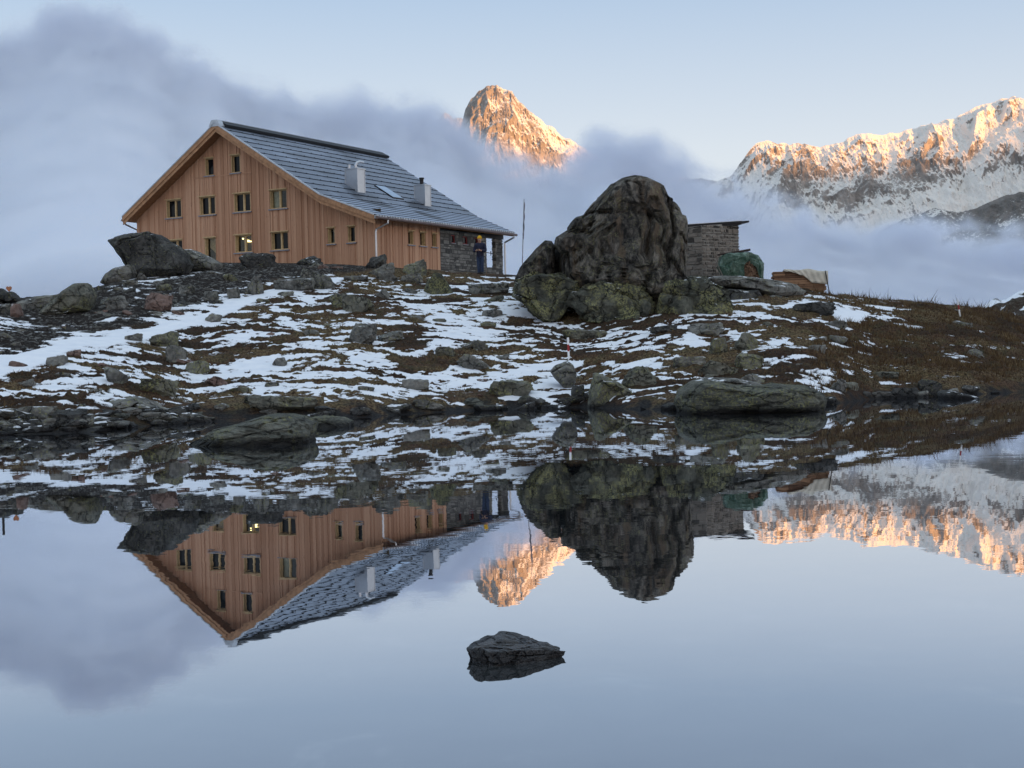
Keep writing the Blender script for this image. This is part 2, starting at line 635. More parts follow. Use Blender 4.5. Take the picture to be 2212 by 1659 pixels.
# ----------------------------------------------------------------- mountains
def mat_mountain(name, rock=((.18, .165, .155), (.38, .345, .315)), k=1.):  # default rock colour is paled to stand in for distant haze
    m, t = mat(name)
    v = t.coord('Object')
    n1 = t.noise(v, .17 * k, 6, .7, .8)
    n2 = t.noise(v, .03 * k, 6, .65)
    sf = t.math('ADD', t.attr('snow'), t.math('MULTIPLY', t.math('SUBTRACT', n1, .5), 1.15))
    sf = t.mapr(sf, -.08, .10)
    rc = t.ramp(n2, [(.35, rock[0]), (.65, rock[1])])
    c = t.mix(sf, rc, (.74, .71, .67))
    t.out(c, .9, t.bump(n1, 5. / k, .6), spec=.05)
    return m


def mountain(name, prof, Yc, depth, slope, mtl, seed, bias, step=2.2, jag=2.2, rib=26., rows=190, ribs=(), k=1., low=.9, **kw):
    """a ridge that follows the crest profile (picture units) at distance Yc"""
    prof = np.array(prof, float)
    xs = np.arange(prof[0, 0], prof[-1, 0], step)
    yy = np.interp(xs, prof[:, 0], prof[:, 1])
    P = np.array([at(a, b, Yc) for a, b in zip(xs, yy)])
    u = Yc / F
    jg = (fbm(col3(P[:, 0] * .07 * k, 0, seed), 4, seed, gain=.65) - .5) * 2 * jag * u * 2.4
    zc = P[:, 2] + jg
    X0 = P[:, 0]
    dist = np.concatenate([-np.linspace(1, .05, 16) * depth * .5, [0], (np.linspace(0, 1, rows)[1:] ** 1.15) * depth])
    XX, D = np.meshgrid(X0, dist)
    ZC = np.broadcast_to(zc, XX.shape)
    dp = np.maximum(D, 0)
    R_ = lambda a: a.reshape(XX.shape)
    warp = R_(fbm(col3(XX * .008 * k, D * .008 * k, seed + 3), 3, seed + 5) - .5) * 90 / k
    r1 = R_(fbm(col3((XX + warp + D * .25) * .011 * k, (D + warp) * .0045 * k, seed), 5, seed + 1, gain=.55, ridged=True))
    r2 = R_(fbm(col3((XX + warp * .4) * .05 * k, D * .022 * k, seed), 5, seed + 9, gain=.62, ridged=True))
    env = np.minimum(dp / (depth * .12), 1)
    push = (r1 - .45) * rib * 1.7 * env + (r2 - .45) * rib * .75 * np.minimum(dp / (depth * .03), 1)
    for (xa, ya), (xb, yb), hgt in ribs:                 # sharp ribs that throw a shadow to their left
        pa, pb = at(xa, ya, Yc), at(xb, yb, Yc)
        da = (np.interp(xa, xs, zc) - pa[2]) / slope
        db_ = (np.interp(xa, xs, zc) - pb[2]) / slope
        fr = (D - da) / max(db_ - da, 1)
        xl = pa[0] + (pb[0] - pa[0]) * fr - XX
        bump = np.where(xl > 0, np.exp(-(xl / 3.) ** 2), np.exp(-(xl / 26.) ** 2)) * hgt * sstep(-.15, .15, fr) * (1 - sstep(.8, 1.1, fr))
        push = push + bump
    Z = ZC - slope * np.abs(D) + push * .5
    Y = Yc - D - push * .75
    V = np.stack([XX.ravel(), Y.ravel(), Z.ravel()], 1)
    gyx = np.gradient(Z, axis=0) / np.maximum(np.abs(np.gradient(Y, axis=0)), .5)
    steep = np.clip(np.abs(gyx), 0, 3)                   # gentler ground holds snow
    big = R_(fbm(col3(XX * .012 * k, D * .012 * k, seed + 2), 4, seed + 21))
    sn = bias - steep * .16 + (big - .5) * 1.1 - (r2 - .4) * .35 + np.clip(dp / depth - .30, 0, 1) * low
    obj(name, V, gridf(len(dist), len(xs)), mtl, smooth=False, attrs={'snow': sn.ravel()}, kind='structure', **kw)


PEAK = [(900, 470), (960, 380), (985, 315), (996, 275), (1001, 252), (1005, 235), (1018, 213), (1032, 200), (1048, 190), (1062, 184), (1075, 186), (1086, 192), (1098, 193), (1106, 197), (1112, 208), (1125, 220), (1140, 236), (1160, 250), (1178, 266), (1196, 278), (1212, 292), (1230, 301), (1260, 318), (1285, 338), (1310, 352), (1380, 372), (1480, 385), (1560, 392), (1640, 405), (1750, 440)]
RIDGE = [(1430, 470), (1500, 420), (1555, 391), (1575, 382), (1590, 365), (1603, 345), (1620, 322), (1633, 309), (1647, 304), (1657, 302), (1668, 309), (1680, 312), (1692, 309), (1706, 315), (1720, 311), (1738, 309), (1752, 312), (1770, 316), (1785, 311), (1810, 310), (1830, 300), (1855, 291), (1880, 289), (1910, 291), (1935, 288), (1965, 278), (1995, 272), (2030, 263), (2060, 255), (2085, 243), (2110, 232), (2140, 222), (2165, 213), (2190, 209), (2212, 212), (2260, 200), (2340, 185), (2450, 170), (2600, 150), (2800, 120)]
KNOB = [(860, 330), (915, 290), (935, 268), (948, 260), (955, 248), (962, 245), (969, 248), (978, 257), (990, 257), (1003, 253), (1040, 240), (1080, 260), (1120, 330)]
SPUR = [(1900, 500), (1960, 470), (1990, 462), (2010, 452), (2030, 449), (2050, 458), (2080, 458), (2110, 449), (2140, 436), (2170, 423), (2200, 416), (2230, 413), (2300, 395), (2450, 380), (2700, 360)]
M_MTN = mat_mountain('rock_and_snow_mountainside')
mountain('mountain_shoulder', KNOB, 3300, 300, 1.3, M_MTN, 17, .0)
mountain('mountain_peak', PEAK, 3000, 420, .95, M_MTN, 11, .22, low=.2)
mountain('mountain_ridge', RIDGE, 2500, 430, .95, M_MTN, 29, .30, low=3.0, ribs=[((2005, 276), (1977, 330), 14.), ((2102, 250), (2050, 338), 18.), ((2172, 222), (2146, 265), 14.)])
mountain('mountain_spur', SPUR, 1500, 220, .8, mat_mountain('dark_rock_spur', ((.10, .095, .09), (.24, .225, .21)), 1.6), 43, .16, rib=12, k=1.6)

# the range behind the viewpoint, whose shadow lies over the whole foreground
def occluder():
    D0 = 6000.
    hdir = TO_SUN[:2] / np.hypot(*TO_SUN[:2])
    perp = np.array([-hdir[1], hdir[0]])
    bnd = [(1640, 312), (1679, 345), (1732, 362), (1811, 368), (1911, 356), (2043, 345), (2125, 312), (2212, 258), (2400, 190)]
    prof = []
    for x, y in bnd:
        p = at(x, y, 2420)
        s = (D0 - p[:2] @ hdir) / math.cos(SUN_EL)
        prof.append((p[:2] @ perp, p[2] + s * math.sin(SUN_EL)))
    prof.sort()
    lo, hi = prof[0], prof[-1]
    prof = [(lo[0] - 6000, lo[1] + 300), (lo[0] - 400, lo[1] - 15)] + prof + [(hi[0] + 300, hi[1] - 40), (hi[0] + 1500, hi[1] - 120), (hi[0] + 6000, hi[1] + 200)]
    prof = np.array(sorted(prof))
    la = np.linspace(prof[0, 0], prof[-1, 0], 700)
    zt = np.interp(la, prof[:, 0], prof[:, 1]) + (fbm(col3(la * .02, 0, 0), 3, 8) - .5) * 14
    V, rows = [], [(900, -60), (500, .45), (0, 1.), (-500, .5), (-1000, -60)]
    for dd, fz in rows:
        p = np.outer(np.ones(len(la)), hdir * (D0 + dd)) + np.outer(la, perp)
        V.append(np.column_stack([p, zt * fz if fz > 0 else np.full(len(la), fz)]))
    obj('shading_mountain_range', np.concatenate(V), gridf(len(rows), len(la)), M_MTN, attrs={'snow': np.zeros(len(la) * len(rows))}, kind='structure')


occluder()

# the next hill on the right
hx = np.arange(1980, 2900, 5.)
HP = np.array([(1980, 720), (2060, 690), (2105, 668), (2130, 655), (2160, 644), (2190, 634), (2212, 628), (2300, 606), (2500, 580), (2900, 560)], float)
rowsh = []
for k, dd in enumerate(np.concatenate([[-60, -30, -10], np.linspace(0, 60, 70)])):
    hp = np.array([at(a, b, 175.) for a, b in zip(hx, np.interp(hx, HP[:, 0], HP[:, 1]))])
    hp[:, 1] -= dd
    hp[:, 2] -= abs(dd) * .22
    rowsh.append(hp)
HV = np.concatenate(rowsh)
hn = fbm(HV * [.55, .9, 0], 4, 77, gain=.6)
hf = fbm(HV * [1.1, 1.1, 0], 3, 78) - .5
HV[:, 2] += (hn - .5) * 2.2 + hf * .7
hr = cdf01(hn, hn.mean(), hn.std())
zero = np.zeros(len(HV))
obj('hill', HV, gridf(len(rowsh), len(hx)), M_GROUND, smooth=True, attrs={'snow': .40 - hr + hf * 1.3, 'soil': zero + .6, 'wet': zero, 'big': zero + .5}, kind='structure')

# ----------------------------------------------------------------- fog bank in the valley
FOGTOP = np.array([(-900, 60), (-300, 30), (-60, 52), (0, 45), (60, 22), (130, 2), (200, -6), (270, -2), (330, 20), (375, 52), (400, 82), (440, 80), (480, 86), (515, 120), (560, 142), (620, 148), (690, 172), (745, 204), (800, 195), (850, 194), (900, 196), (950, 206), (985, 220), (1025, 254), (1100, 274), (1180, 298), (1225, 304), (1262, 286), (1292, 262), (1330, 260), (1400, 280), (1450, 300), (1490, 326), (1530, 348), (1570, 372), (1620, 396), (1700, 414), (1850, 428), (1950, 442), (2050, 462), (2120, 478), (2212, 490), (2600, 500), (3200, 500)], float)


def fog():
    xs = np.arange(-900, 3200, 7.)
    Y0, W, A = 760., 600., 560.
    q = np.concatenate([-np.linspace(1, 0, 80) ** 2, (np.linspace(0, 1, 46)[1:]) ** 2])
    Ys = Y0 + q * np.where(q < 0, 560, 700)
    XX, YY = np.meshgrid(xs, Ys)
    ft = np.interp(xs, FOGTOP[:, 0], FOGTOP[:, 1])
    ft = np.convolve(np.pad(ft, 6, mode='edge'), np.hanning(15)[1:-1] / np.hanning(15).sum(), 'valid')
    Em = hz(XX) - np.broadcast_to(ft, XX.shape)
    wx = (XX - 1106) / F * YY
    R_ = lambda a: a.reshape(XX.shape)
    puff = 0
    for k, (fq, am) in enumerate(((.016, 44), (.045, 24), (.11, 8))):     # round heads at several sizes
        n_ = R_(vn(col3(wx * fq + k * 7, YY * fq * 1.2, 5 + k), 91 + k))
        puff = puff + (np.abs(2 * n_ - 1) - .5) * am * -1
    puff = puff * np.exp(-np.abs(YY - Y0) / 30.)            # the body of the bank is smooth, its crown is ragged
    E_ = Em + puff - A * np.sqrt(np.abs(YY - Y0) / W)
    Zt = np.maximum(CAMH + E_ * YY / F, -3.)
    top = np.stack([wx.ravel(), YY.ravel(), Zt.ravel()], 1)
    bot = top.copy()
    bot[:, 2] = -24
    nr, nc = XX.shape
    f1 = gridf(nr, nc)
    f2 = f1[:, ::-1] + nr * nc
    ring = list(range(nc)) + [r * nc + nc - 1 for r in range(1, nr)] + [(nr - 1) * nc + c for c in range(nc - 2, -1, -1)] + [r * nc for r in range(nr - 2, 0, -1)]
    n = nr * nc
    f3 = np.array([(ring[i], ring[i] + n, ring[(i + 1) % len(ring)] + n, ring[(i + 1) % len(ring)]) for i in range(len(ring))])
    m, t = mat('valley_fog')
    dens = t.mapr(t.noise(t.coord('Object', (1, .6, 1.5)), .028, 4, .6, .8), .38, .66, FOGD * .45, FOGD * 1.9)
    vs = t.n('ShaderNodeVolumePrincipled', ins={'Color': (.882, .908, .955, 1), 'Density': dens, 'Anisotropy': 0.})
    o = t.n('ShaderNodeOutputMaterial')
    t.t.links.new(vs.outputs[0], o.inputs['Volume'])
    m.cycles.homogeneous_volume = False
    obj('fog', np.concatenate([top, bot]), np.concatenate([f1, f2, f3]), m, smooth=True, kind='stuff')


FOGD = .15
fog()

# ----------------------------------------------------------------- rock
def ico(sub):
    bm = bmesh.new()
    bmesh.ops.create_icosphere(bm, subdivisions=sub, radius=1)
    V = np.array([v.co[:] for v in bm.verts])
    Fc = np.array([[v.index for v in f.verts] for f in bm.faces], np.int32)
    bm.free()
    return V, Fc


ICO = {k: ico(k) for k in (3, 4, 5, 6)}


def facet_radius(D, rng, n=8, lo=.50, hi=.95, soft=70.):
    N = rng.normal(size=(n, 3))
    N /= np.linalg.norm(N, axis=1)[:, None]
    d = rng.uniform(lo, hi, n)
    N = np.vstack([N, [[0, 0, 1], [0, 0, -1], [1, 0, 0], [-1, 0, 0], [0, 1, 0], [0, -1, 0]]])
    d = np.append(d, [.95, .8, 1, 1, 1, 1])
    dots = D @ N.T
    inv = np.where(dots > .02, dots / d, 0)
    return 1 / (np.sum(inv ** soft, 1) ** (1 / soft) + 1e-6)


def roughen(P, seed, amp, scale, ledges=0., strat=None, lateral=1.):
    """push points out along their direction: crags, cracks and blocky ledges"""
    N = P / (np.linalg.norm(P, axis=1)[:, None] + 1e-9)
    q = P * scale + seed * 3.1
    if strat is not None:
        q = q * np.asarray(strat)
    d = (fbm(q, 5, seed, gain=.55) - .5) * 2 * amp
    d -= (fbm(q * 1.3, 3, seed + 40, ridged=True) ** 4) * amp * .8
    if ledges:
        d += facets(q * .75, seed + 5, 1.6) * ledges * 1.25
        d += facets(q * 2.1, seed + 9, 1.6) * ledges * .5
        f1, f2, cid = worley(q * .75, seed + 5)
        d -= np.exp(-((f2 - f1) / .06) ** 2) * ledges * .5
    return P + N * np.array([lateral, 1, lateral]) * d[:, None]


def mat_rock(name, dark, mid, light, lichen=0., lich=(.31, .31, .14), streak=None, crack=3., snow=.0, vert=1., contrast=1., rough=.88):
    m, t = mat(name)
    pos = t.n('ShaderNodeNewGeometry').outputs['Position']
    nrm = t.n('ShaderNodeNewGeometry').outputs['Normal']
    v = t.n('ShaderNodeMapping', ins={'Vector': pos, 'Scale': (1, 1, vert)}).outputs[0]
    n1 = t.noise(v, 1.3, 7, .65, .4)
    n2 = t.noise(v, 7., 6, .7, .3)
    n3 = t.noise(pos, 30., 3, .7)
    c = t.ramp(t.math('ADD', t.math('MULTIPLY', n1, .55), t.math('MULTIPLY', n2, .45)), [(.5 - .14 / contrast, dark), (.5, mid), (.5 + .14 / contrast, light)])
    if streak:
        st = t.mapr(t.noise(t.n('ShaderNodeMapping', ins={'Vector': pos, 'Scale': (1, 1, .12)}).outputs[0], 1.6, 4, .6), .53, .66)
        c = t.mix(t.math('MULTIPLY', st, .8), c, streak)
    if lichen:
        lf = t.math('MULTIPLY', t.mapr(t.noise(pos, 1.1, 3, .6), .42, .58), t.mapr(t.noise(pos, 13., 5, .8), .60 - .15 * lichen, .64 - .13 * lichen))
        c = t.mix(t.math('MULTIPLY', lf, .85), c, t.ramp(n3, [(.35, tuple(x * .55 for x in lich)), (.65, lich)]))
    cr = t.voro(t.n('ShaderNodeVectorMath', operation='ADD', ins={0: v, 1: t.n('ShaderNodeVectorMath', operation='SCALE', ins={0: t.noise(v, 2., 4, .6, out='Color'), 'Scale': .8}).outputs[0]}).outputs[0], crack * .42, 'DISTANCE_TO_EDGE')
    cf = t.mapr(cr, 0., .035, 1., 0.)
    c = t.mix(t.math('MULTIPLY', cf, .75), c, tuple(x * .35 for x in dark))
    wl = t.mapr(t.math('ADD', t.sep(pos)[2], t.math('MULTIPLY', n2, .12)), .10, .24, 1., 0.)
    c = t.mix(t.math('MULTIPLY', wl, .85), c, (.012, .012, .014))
    if snow:
        sf = t.math('MULTIPLY', t.mapr(t.sep(nrm)[2], .86, .95), t.mapr(t.noise(pos, 1.9, 4, .6), .62 - snow * .2, .66 - snow * .2))
        c = t.mix(sf, c, (.86, .88, .92))
    h = t.math('ADD', t.math('MULTIPLY', n2, 1.), t.math('MULTIPLY', n3, .35))
    h = t.math('SUBTRACT', h, t.math('MULTIPLY', cf, .5))
    t.out(c, rough, t.bump(h, .10, .9), spec=.2 if rough > .7 else .5)
    return m


R_GREY = mat_rock('grey_schist', (.042, .042, .040), (.155, .152, .140), (.28, .274, .25), .35, snow=.3)
R_LICH = mat_rock('lichen_schist', (.038, .038, .034), (.140, .138, .114), (.25, .246, .20), .7, snow=.2)
R_DARK = mat_rock('dark_schist', (.016, .016, .017), (.062, .062, .060), (.125, .122, .115), .2, snow=.3)
R_BROWN = mat_rock('reddish_schist', (.07, .046, .038), (.185, .125, .105), (.26, .19, .165), 0., snow=.1)
R_CLIFF = mat_rock('weathered_cliff_face', (.012, .012, .012), (.066, .060, .053), (.185, .166, .142), .4, (.20, .19, .10), streak=(.115, .082, .055), crack=.8, vert=.6, contrast=1.6)
R_MOSSY = mat_rock('lichen_crusted_rock', (.018, .019, .017), (.072, .074, .060), (.155, .155, .125), .85, (.34, .33, .15), crack=2.2, snow=.3)
R_SHORE = mat_rock('layered_shore_rock', (.022, .023, .021), (.092, .094, .080), (.20, .20, .165), .6, (.27, .27, .13), crack=1.4, vert=3.)
R_STONE = mat_rock('wet_dark_stone', (.012, .012, .014), (.050, .049, .050), (.13, .126, .12), .5, (.19, .19, .165), crack=5., rough=.42)
RM = dict(g=R_GREY, l=R_LICH, d=R_DARK, b=R_BROWN, m=R_MOSSY, s=R_SHORE)


def rock_variant(k, sub=4):
    rng = np.random.default_rng(100 + k)
    D, Fc = ICO[sub]
    P = D * facet_radius(D, rng)[:, None]
    P = roughen(P, 50 + k, .055, 1.9, .09, (1, 1, 1.7))
    return P, Fc


ROCKME = {}


def rock_mesh(k, mtl, sub=4):
    key = (k, mtl.name, sub)
    if key not in ROCKME:
        P, Fc = rock_variant(k, sub)
        ROCKME[key] = mesh_of('rock', P, Fc, mtl, smooth=False)
    return ROCKME[key]


NROCK = [0]


def rock(x0, x1, y0, y1, m, label, group=None, k=None, tilt=None, name='rock', depth=.8, sub=4, Y=None):
    """a boulder that spans the picture box x0..x1, y0 (top)..y1 (foot) where its foot meets the ground"""
    NROCK[0] += 1
    k = NROCK[0] % 11 if k is None else k
    rng = np.random.default_rng(900 + NROCK[0])
    xc = (x0 + x1) / 2
    if Y is None:
        g = ground(xc, y1)
    else:
        g = at(xc, y1, Y)
    Yc = g[1]
    w = (x1 - x0) / F * Yc / 2 * 1.06
    h = (y1 - y0) / F * Yc
    o = bpy.data.objects.new(name, rock_mesh(k, RM[m], sub))
    bury = .5
    hh = h / (1 - bury * .5) / 1.6
    o.scale = (w, w * depth, hh)
    d = ray(xc, y1)
    yy = Yc + w * depth * .55
    o.location = (d[0] / d[1] * yy, yy, g[2] + h - hh * .93)
    o.rotation_euler = (rng.uniform(-.2, .2), (rng.uniform(-.22, .22) if tilt is None else tilt), rng.uniform(-.45, .45))
    return link(o, label=label, cat='rock', group=group)


def ray_r(poly, th):
    """distance from the origin to the outline in directions th"""
    out = np.zeros(len(th))
    dx, dz = np.cos(th), np.sin(th)
    n = len(poly)
    for i in range(n):
        ax, az = poly[i]
        bx, bz = poly[(i + 1) % n]
        ex, ez = bx - ax, bz - az
        den = dx * ez - dz * ex
        with np.errstate(divide='ignore', invalid='ignore'):
            tt = (ax * ez - az * ex) / den
            uu = (ax * dz - az * dx) / den
        ok = (np.abs(den) > 1e-9) & (uu >= -1e-6) & (uu <= 1 + 1e-6) & (tt > 0)
        out = np.where(ok, np.maximum(out, tt), out)
    return out


def traced(poly, Y, thick, mtl, label, name='boulder', sub=5, amp=.06, scale=1.1, ledges=.05, strat=None, seed=1, centre=None, boxy=.62, lean=0., lateral=.5, cracks=(), parent=None, cat='boulder', **kw):
    """a boulder whose face-on outline is poly (picture units), Y away at its middle, `thick` m from middle to front"""
    P = np.array([at(a, b, Y) for a, b in poly])
    P2 = P[:, [0, 2]]
    c = at(*centre, Y)[[0, 2]] if centre else (P2.min(0) + P2.max(0)) / 2
    poly2 = P2 - c
    D, Fc = ICO[sub]
    lat = np.hypot(D[:, 0], D[:, 2])
    th = np.arctan2(D[:, 2], D[:, 0])
    r = ray_r(poly2, th)
    R = r * lat ** boxy
    fr_ = facet_radius(D, np.random.default_rng(seed), 16, .70, 1.)
    fr_ = np.minimum(fr_, 1.05)
    Q = np.stack([np.cos(th) * R, np.sign(D[:, 1]) * np.abs(D[:, 1]) ** boxy * thick * fr_ * 1.1, np.sin(th) * R], 1)
    Q[:, 1] += Q[:, 2] * lean
    Q = roughen(Q, seed, amp, scale, ledges, strat, lateral)
    for line, wd, dep in cracks:                          # open joints that run across the face
        Lp = np.array([at(a, b, Y) for a, b in line])[:, [0, 2]] - c
        q2 = Q[:, [0, 2]] + (fbm(Q * 1.9, 3, seed + 70)[:, None] - .5) * .5
        best = np.full(len(Q), 9.)
        for a, b in zip(Lp, Lp[1:]):
            ab = b - a
            u = np.clip(((q2 - a) @ ab) / (ab @ ab), 0, 1)
            best = np.minimum(best, np.linalg.norm(q2 - a - u[:, None] * ab, axis=1))
        Q[:, 1] += np.where(Q[:, 1] < 0, np.exp(-(best / wd) ** 2) * dep, 0)
    return obj(name, Q, Fc, mtl, parent, smooth=False, loc=(c[0], Y, c[1]), label=label, cat=cat, **kw)


def conv(pts, x0, y0, k):
    return [(x0 + k * a, y0 + k * b) for a, b in pts]


# ---- the great boulder by the hut and the lichen-crusted rocks at its foot
KB = (1069.8, 356.6, .3224)
YB = float(ground(1300, 697)[1])
traced(conv([(430, 800), (415, 690), (425, 600), (440, 575), (402, 520), (405, 485), (455, 455), (493, 450), (498, 400), (530, 362), (590, 345), (640, 285), (705, 215), (775, 145), (850, 95), (910, 84), (960, 90), (1020, 120), (1095, 152), (1130, 235), (1190, 258), (1225, 290), (1240, 330), (1264, 370), (1264, 500), (1250, 640), (1250, 800), (1180, 900), (1040, 940), (800, 900), (560, 880)], *KB), YB + 2.6, 2.3, R_CLIFF,
       'huge dark dome-shaped boulder with rust streaks standing over the slope', sub=6, amp=.07, scale=.75, ledges=.44, strat=(1, 1, .7), seed=3, boxy=.38, lean=.2, lateral=.2, cracks=[
           (conv([(500, 575), (640, 600), (800, 625), (985, 632)], *KB), .075, .42), (conv([(1010, 360), (1005, 500), (975, 660), (960, 850)], *KB), .10, .55),
           (conv([(1130, 235), (1150, 340), (1145, 480), (1110, 620), (1095, 800)], *KB), .07, .40), (conv([(600, 345), (740, 330), (880, 350), (1060, 345)], *KB), .06, .30),
           (conv([(545, 500), (640, 400), (760, 470), (830, 640)], *KB), .05, .28), (conv([(690, 600), (660, 760)], *KB), .06, .30), (conv([(860, 640), (830, 780)], *KB), .06, .3), (conv([(1150, 480), (1250, 560)], *KB), .05, .25)])
traced(conv([(400, 545), (404, 488), (455, 456), (500, 455), (548, 500), (556, 575), (500, 592), (440, 585)], *KB), YB + 1.1, .8, R_CLIFF, 'small square block wedged on the left shoulder of the huge boulder', amp=.04, scale=1.6, ledges=.10, seed=61, boxy=.4)
traced(conv([(494, 440), (500, 398), (532, 360), (585, 342), (592, 385), (540, 420)], *KB), YB + 1.5, .7, R_DARK, 'dark cap block with a little snow on the left shoulder of the huge boulder', amp=.04, scale=1.8, ledges=.08, seed=62, boxy=.45, sub=4)

traced(conv([(128, 830), (128, 770), (165, 690), (268, 570), (330, 513), (372, 522), (396, 560), (386, 700), (405, 830), (300, 900), (180, 890)], *KB), YB + 2.4, 1.3, R_CLIFF,
       'split-off grey pillar of rock leaning on the left of the huge boulder', amp=.09, scale=1.1, ledges=.10, strat=(1, 1, .6), seed=5, boxy=.5)
traced(conv([(113, 830), (125, 885), (200, 935), (320, 1060), (420, 1060), (490, 960), (545, 890), (540, 790), (430, 735), (250, 735), (140, 775)], *KB), YB + 1.5, 1.3, R_MOSSY,
       'low yellow-green lichen rock under the split-off pillar', amp=.10, scale=1.2, ledges=.20, seed=7, sub=6, centre=(1170, 634), boxy=.42, lateral=.9)
traced(conv([(462, 930), (550, 1000), (580, 1070), (680, 1130), (850, 1140), (1000, 1110), (1065, 1000), (1055, 860), (960, 780), (820, 755), (690, 790), (600, 825), (510, 860)], *KB), YB + 1.1, 1.5, R_MOSSY,
       'broad mossy green rock at the foot of the huge boulder, middle of three', amp=.11, scale=1.1, ledges=.24, seed=9, sub=6, boxy=.42, lateral=.9)
traced(conv([(1052, 850), (1085, 780), (1250, 740), (1390, 755), (1430, 795), (1520, 850), (1552, 955), (1590, 1050), (1565, 1130), (1350, 1160), (1120, 1140), (1040, 1000)], *KB), YB + 1.2, 1.5, R_MOSSY,
       'large rock crusted with yellow lichen right of the dark cleft', amp=.11, scale=1.1, ledges=.24, seed=12, sub=6, boxy=.42, lateral=.9)
YS = YB + 4.0
traced(conv([(1385, 760), (1500, 742), (1620, 750), (1800, 768), (1990, 798), (2068, 850), (2035, 905), (1960, 925), (1830, 905), (1700, 850), (1560, 835), (1450, 830)], *KB), YS + 1.2, 1.6, R_GREY,
       'long flat grey slab that carries the firewood and lumber', amp=.08, scale=1.2, ledges=.10, strat=(1, 1, 2.2), seed=15, centre=(1625, 625))
traced(conv([(1500, 830), (1760, 835), (1790, 900), (1780, 985), (1640, 985), (1520, 930)], *KB), YS - .2, .9, R_DARK,
       'dark cracked block under the flat slab, beside snow', amp=.07, scale=1.4, ledges=.10, seed=16)
traced(conv([(1745, 890), (1850, 870), (2010, 895), (2025, 1000), (1990, 1050), (1830, 1055), (1745, 980)], *KB), YS - .3, .9, R_GREY,
       'grey block under the right end of the flat slab', amp=.07, scale=1.4, ledges=.10, seed=17)

traced(conv([(375, 590), (410, 545), (450, 570), (460, 720), (440, 840), (370, 840)], *KB), YB + 3.6, .8, R_DARK, 'dark filler block added for the shade in the cleft between the split-off pillar and the huge boulder', amp=.03, scale=1.8, ledges=.06, seed=63, boxy=.4, sub=4)  # filler block added to give the gap its dark shade

# ---- left boulder and its neighbours
KL = (0, 466.3, .3224)
traced(conv([(742, 168), (830, 138), (905, 124), (960, 130), (1020, 116), (1075, 128), (1112, 162), (1190, 200), (1255, 255), (1290, 330), (1250, 400), (1120, 420), (1010, 420), (950, 440), (905, 425), (868, 345), (840, 290), (790, 225)], *KL), 60.5, 1.3, R_DARK,
       'big dark overhanging boulder with a pointed nose at the left end of the house', amp=.10, scale=1.0, ledges=.12, seed=21, sub=6, boxy=.55, centre=(325, 555))
traced([(380, 540), (420, 541), (455, 556), (482, 572), (480, 590), (400, 592), (376, 575)], 62.5, 1.2, R_GREY, 'sloping grey slab running from the overhanging boulder towards the house', amp=.05, scale=1.6, ledges=.06, strat=(1, 1, 2.5), seed=22)
traced([(222, 612), (236, 592), (258, 578), (285, 572), (292, 590), (280, 612), (250, 625)], 59, .9, R_GREY, 'tilted grey slab with snow on it under the overhanging boulder nose', amp=.05, scale=1.7, ledges=.06, seed=23)
KL2 = (0, 576.0, .124)
traced(conv([(690, 900), (760, 790), (900, 650), (1150, 455), (1260, 350), (1345, 292), (1440, 288), (1510, 284), (1550, 370), (1620, 480), (1610, 600), (1560, 760), (1400, 830), (1100, 900)], *KL2), 49.5, 1.0, R_LICH,
       'tall wedge boulder covered in yellow-green lichen on the left skyline', amp=.06, scale=1.5, ledges=.07, seed=25, centre=(160, 655))
traced(conv([(340, 620), (700, 520), (1100, 480), (1120, 720), (800, 830), (380, 930), (330, 800)], *KL2), 50.5, .8, R_GREY, 'long layered grey slab left of the lichen wedge boulder', amp=.04, scale=1.7, ledges=.06, strat=(1, 1, 3), seed=26)
traced(conv([(-200, 660), (240, 650), (260, 960), (100, 1080), (-200, 1090)], *KL2), 48.5, .7, R_GREY, 'square grey rock cut by the left picture edge', amp=.04, scale=1.8, ledges=.06, seed=27)
traced(conv([(230, 650), (330, 650), (375, 850), (330, 960), (250, 985), (215, 900)], *KL2), 47.6, .35, R_BROWN, 'narrow upright pale brown slab near the left picture edge', amp=.02, scale=2.4, ledges=.03, seed=28, sub=4)
traced(conv([(-180, 400), (0, 375), (60, 420), (140, 500), (160, 600), (0, 640), (-180, 640)], *KL2), 51.5, .6, R_DARK, 'dark rock on the skyline at the left picture edge', amp=.04, scale=2, ledges=.05, seed=29, sub=4)
traced(conv([(120, 540), (150, 450), (200, 425), (250, 450), (335, 560), (330, 620), (120, 620)], *KL2), 51.2, .4, R_DARK, 'small triangular dark rock that carries the wooden heart', amp=.02, scale=3, ledges=.03, seed=30, sub=4)

# ---- shore
KS = (384.0, 850.3, .1984)
traced(conv([(135, 640), (150, 575), (290, 480), (420, 380), (700, 308), (900, 248), (1050, 216), (1250, 222), (1400, 262), (1482, 325), (1485, 440), (1480, 660), (1100, 720), (600, 720), (200, 690)], *KS), 26.2, 1.2, R_SHORE,
       'long layered greenish boulder lying in the water at the left shore', amp=.07, scale=1.5, ledges=.09, strat=(.8, .8, 3.2), seed=31, sub=6, boxy=.6)
traced(conv([(1430, 250), (1600, 235), (1800, 255), (1895, 300), (1905, 470), (1880, 520), (1450, 520)], *KS), 31.0, .8, R_SHORE, 'dark layered slab at the waterline right of the long greenish boulder', amp=.05, scale=2, ledges=.07, strat=(1, 1, 3), seed=33)
KR = (1371.5, 548.6, .37995)
traced(conv([(222, 830), (245, 770), (310, 725), (420, 712), (560, 745), (740, 750), (800, 735), (960, 745), (1060, 790), (1078, 830), (1060, 900), (700, 940), (420, 930), (250, 900)], *KR), 33.6, 1.3, R_SHORE,
       'broad flat lichen-grey boulder at the waterline below the huge boulder', amp=.09, scale=1.3, ledges=.09, strat=(1, 1, 2), seed=35, sub=6)
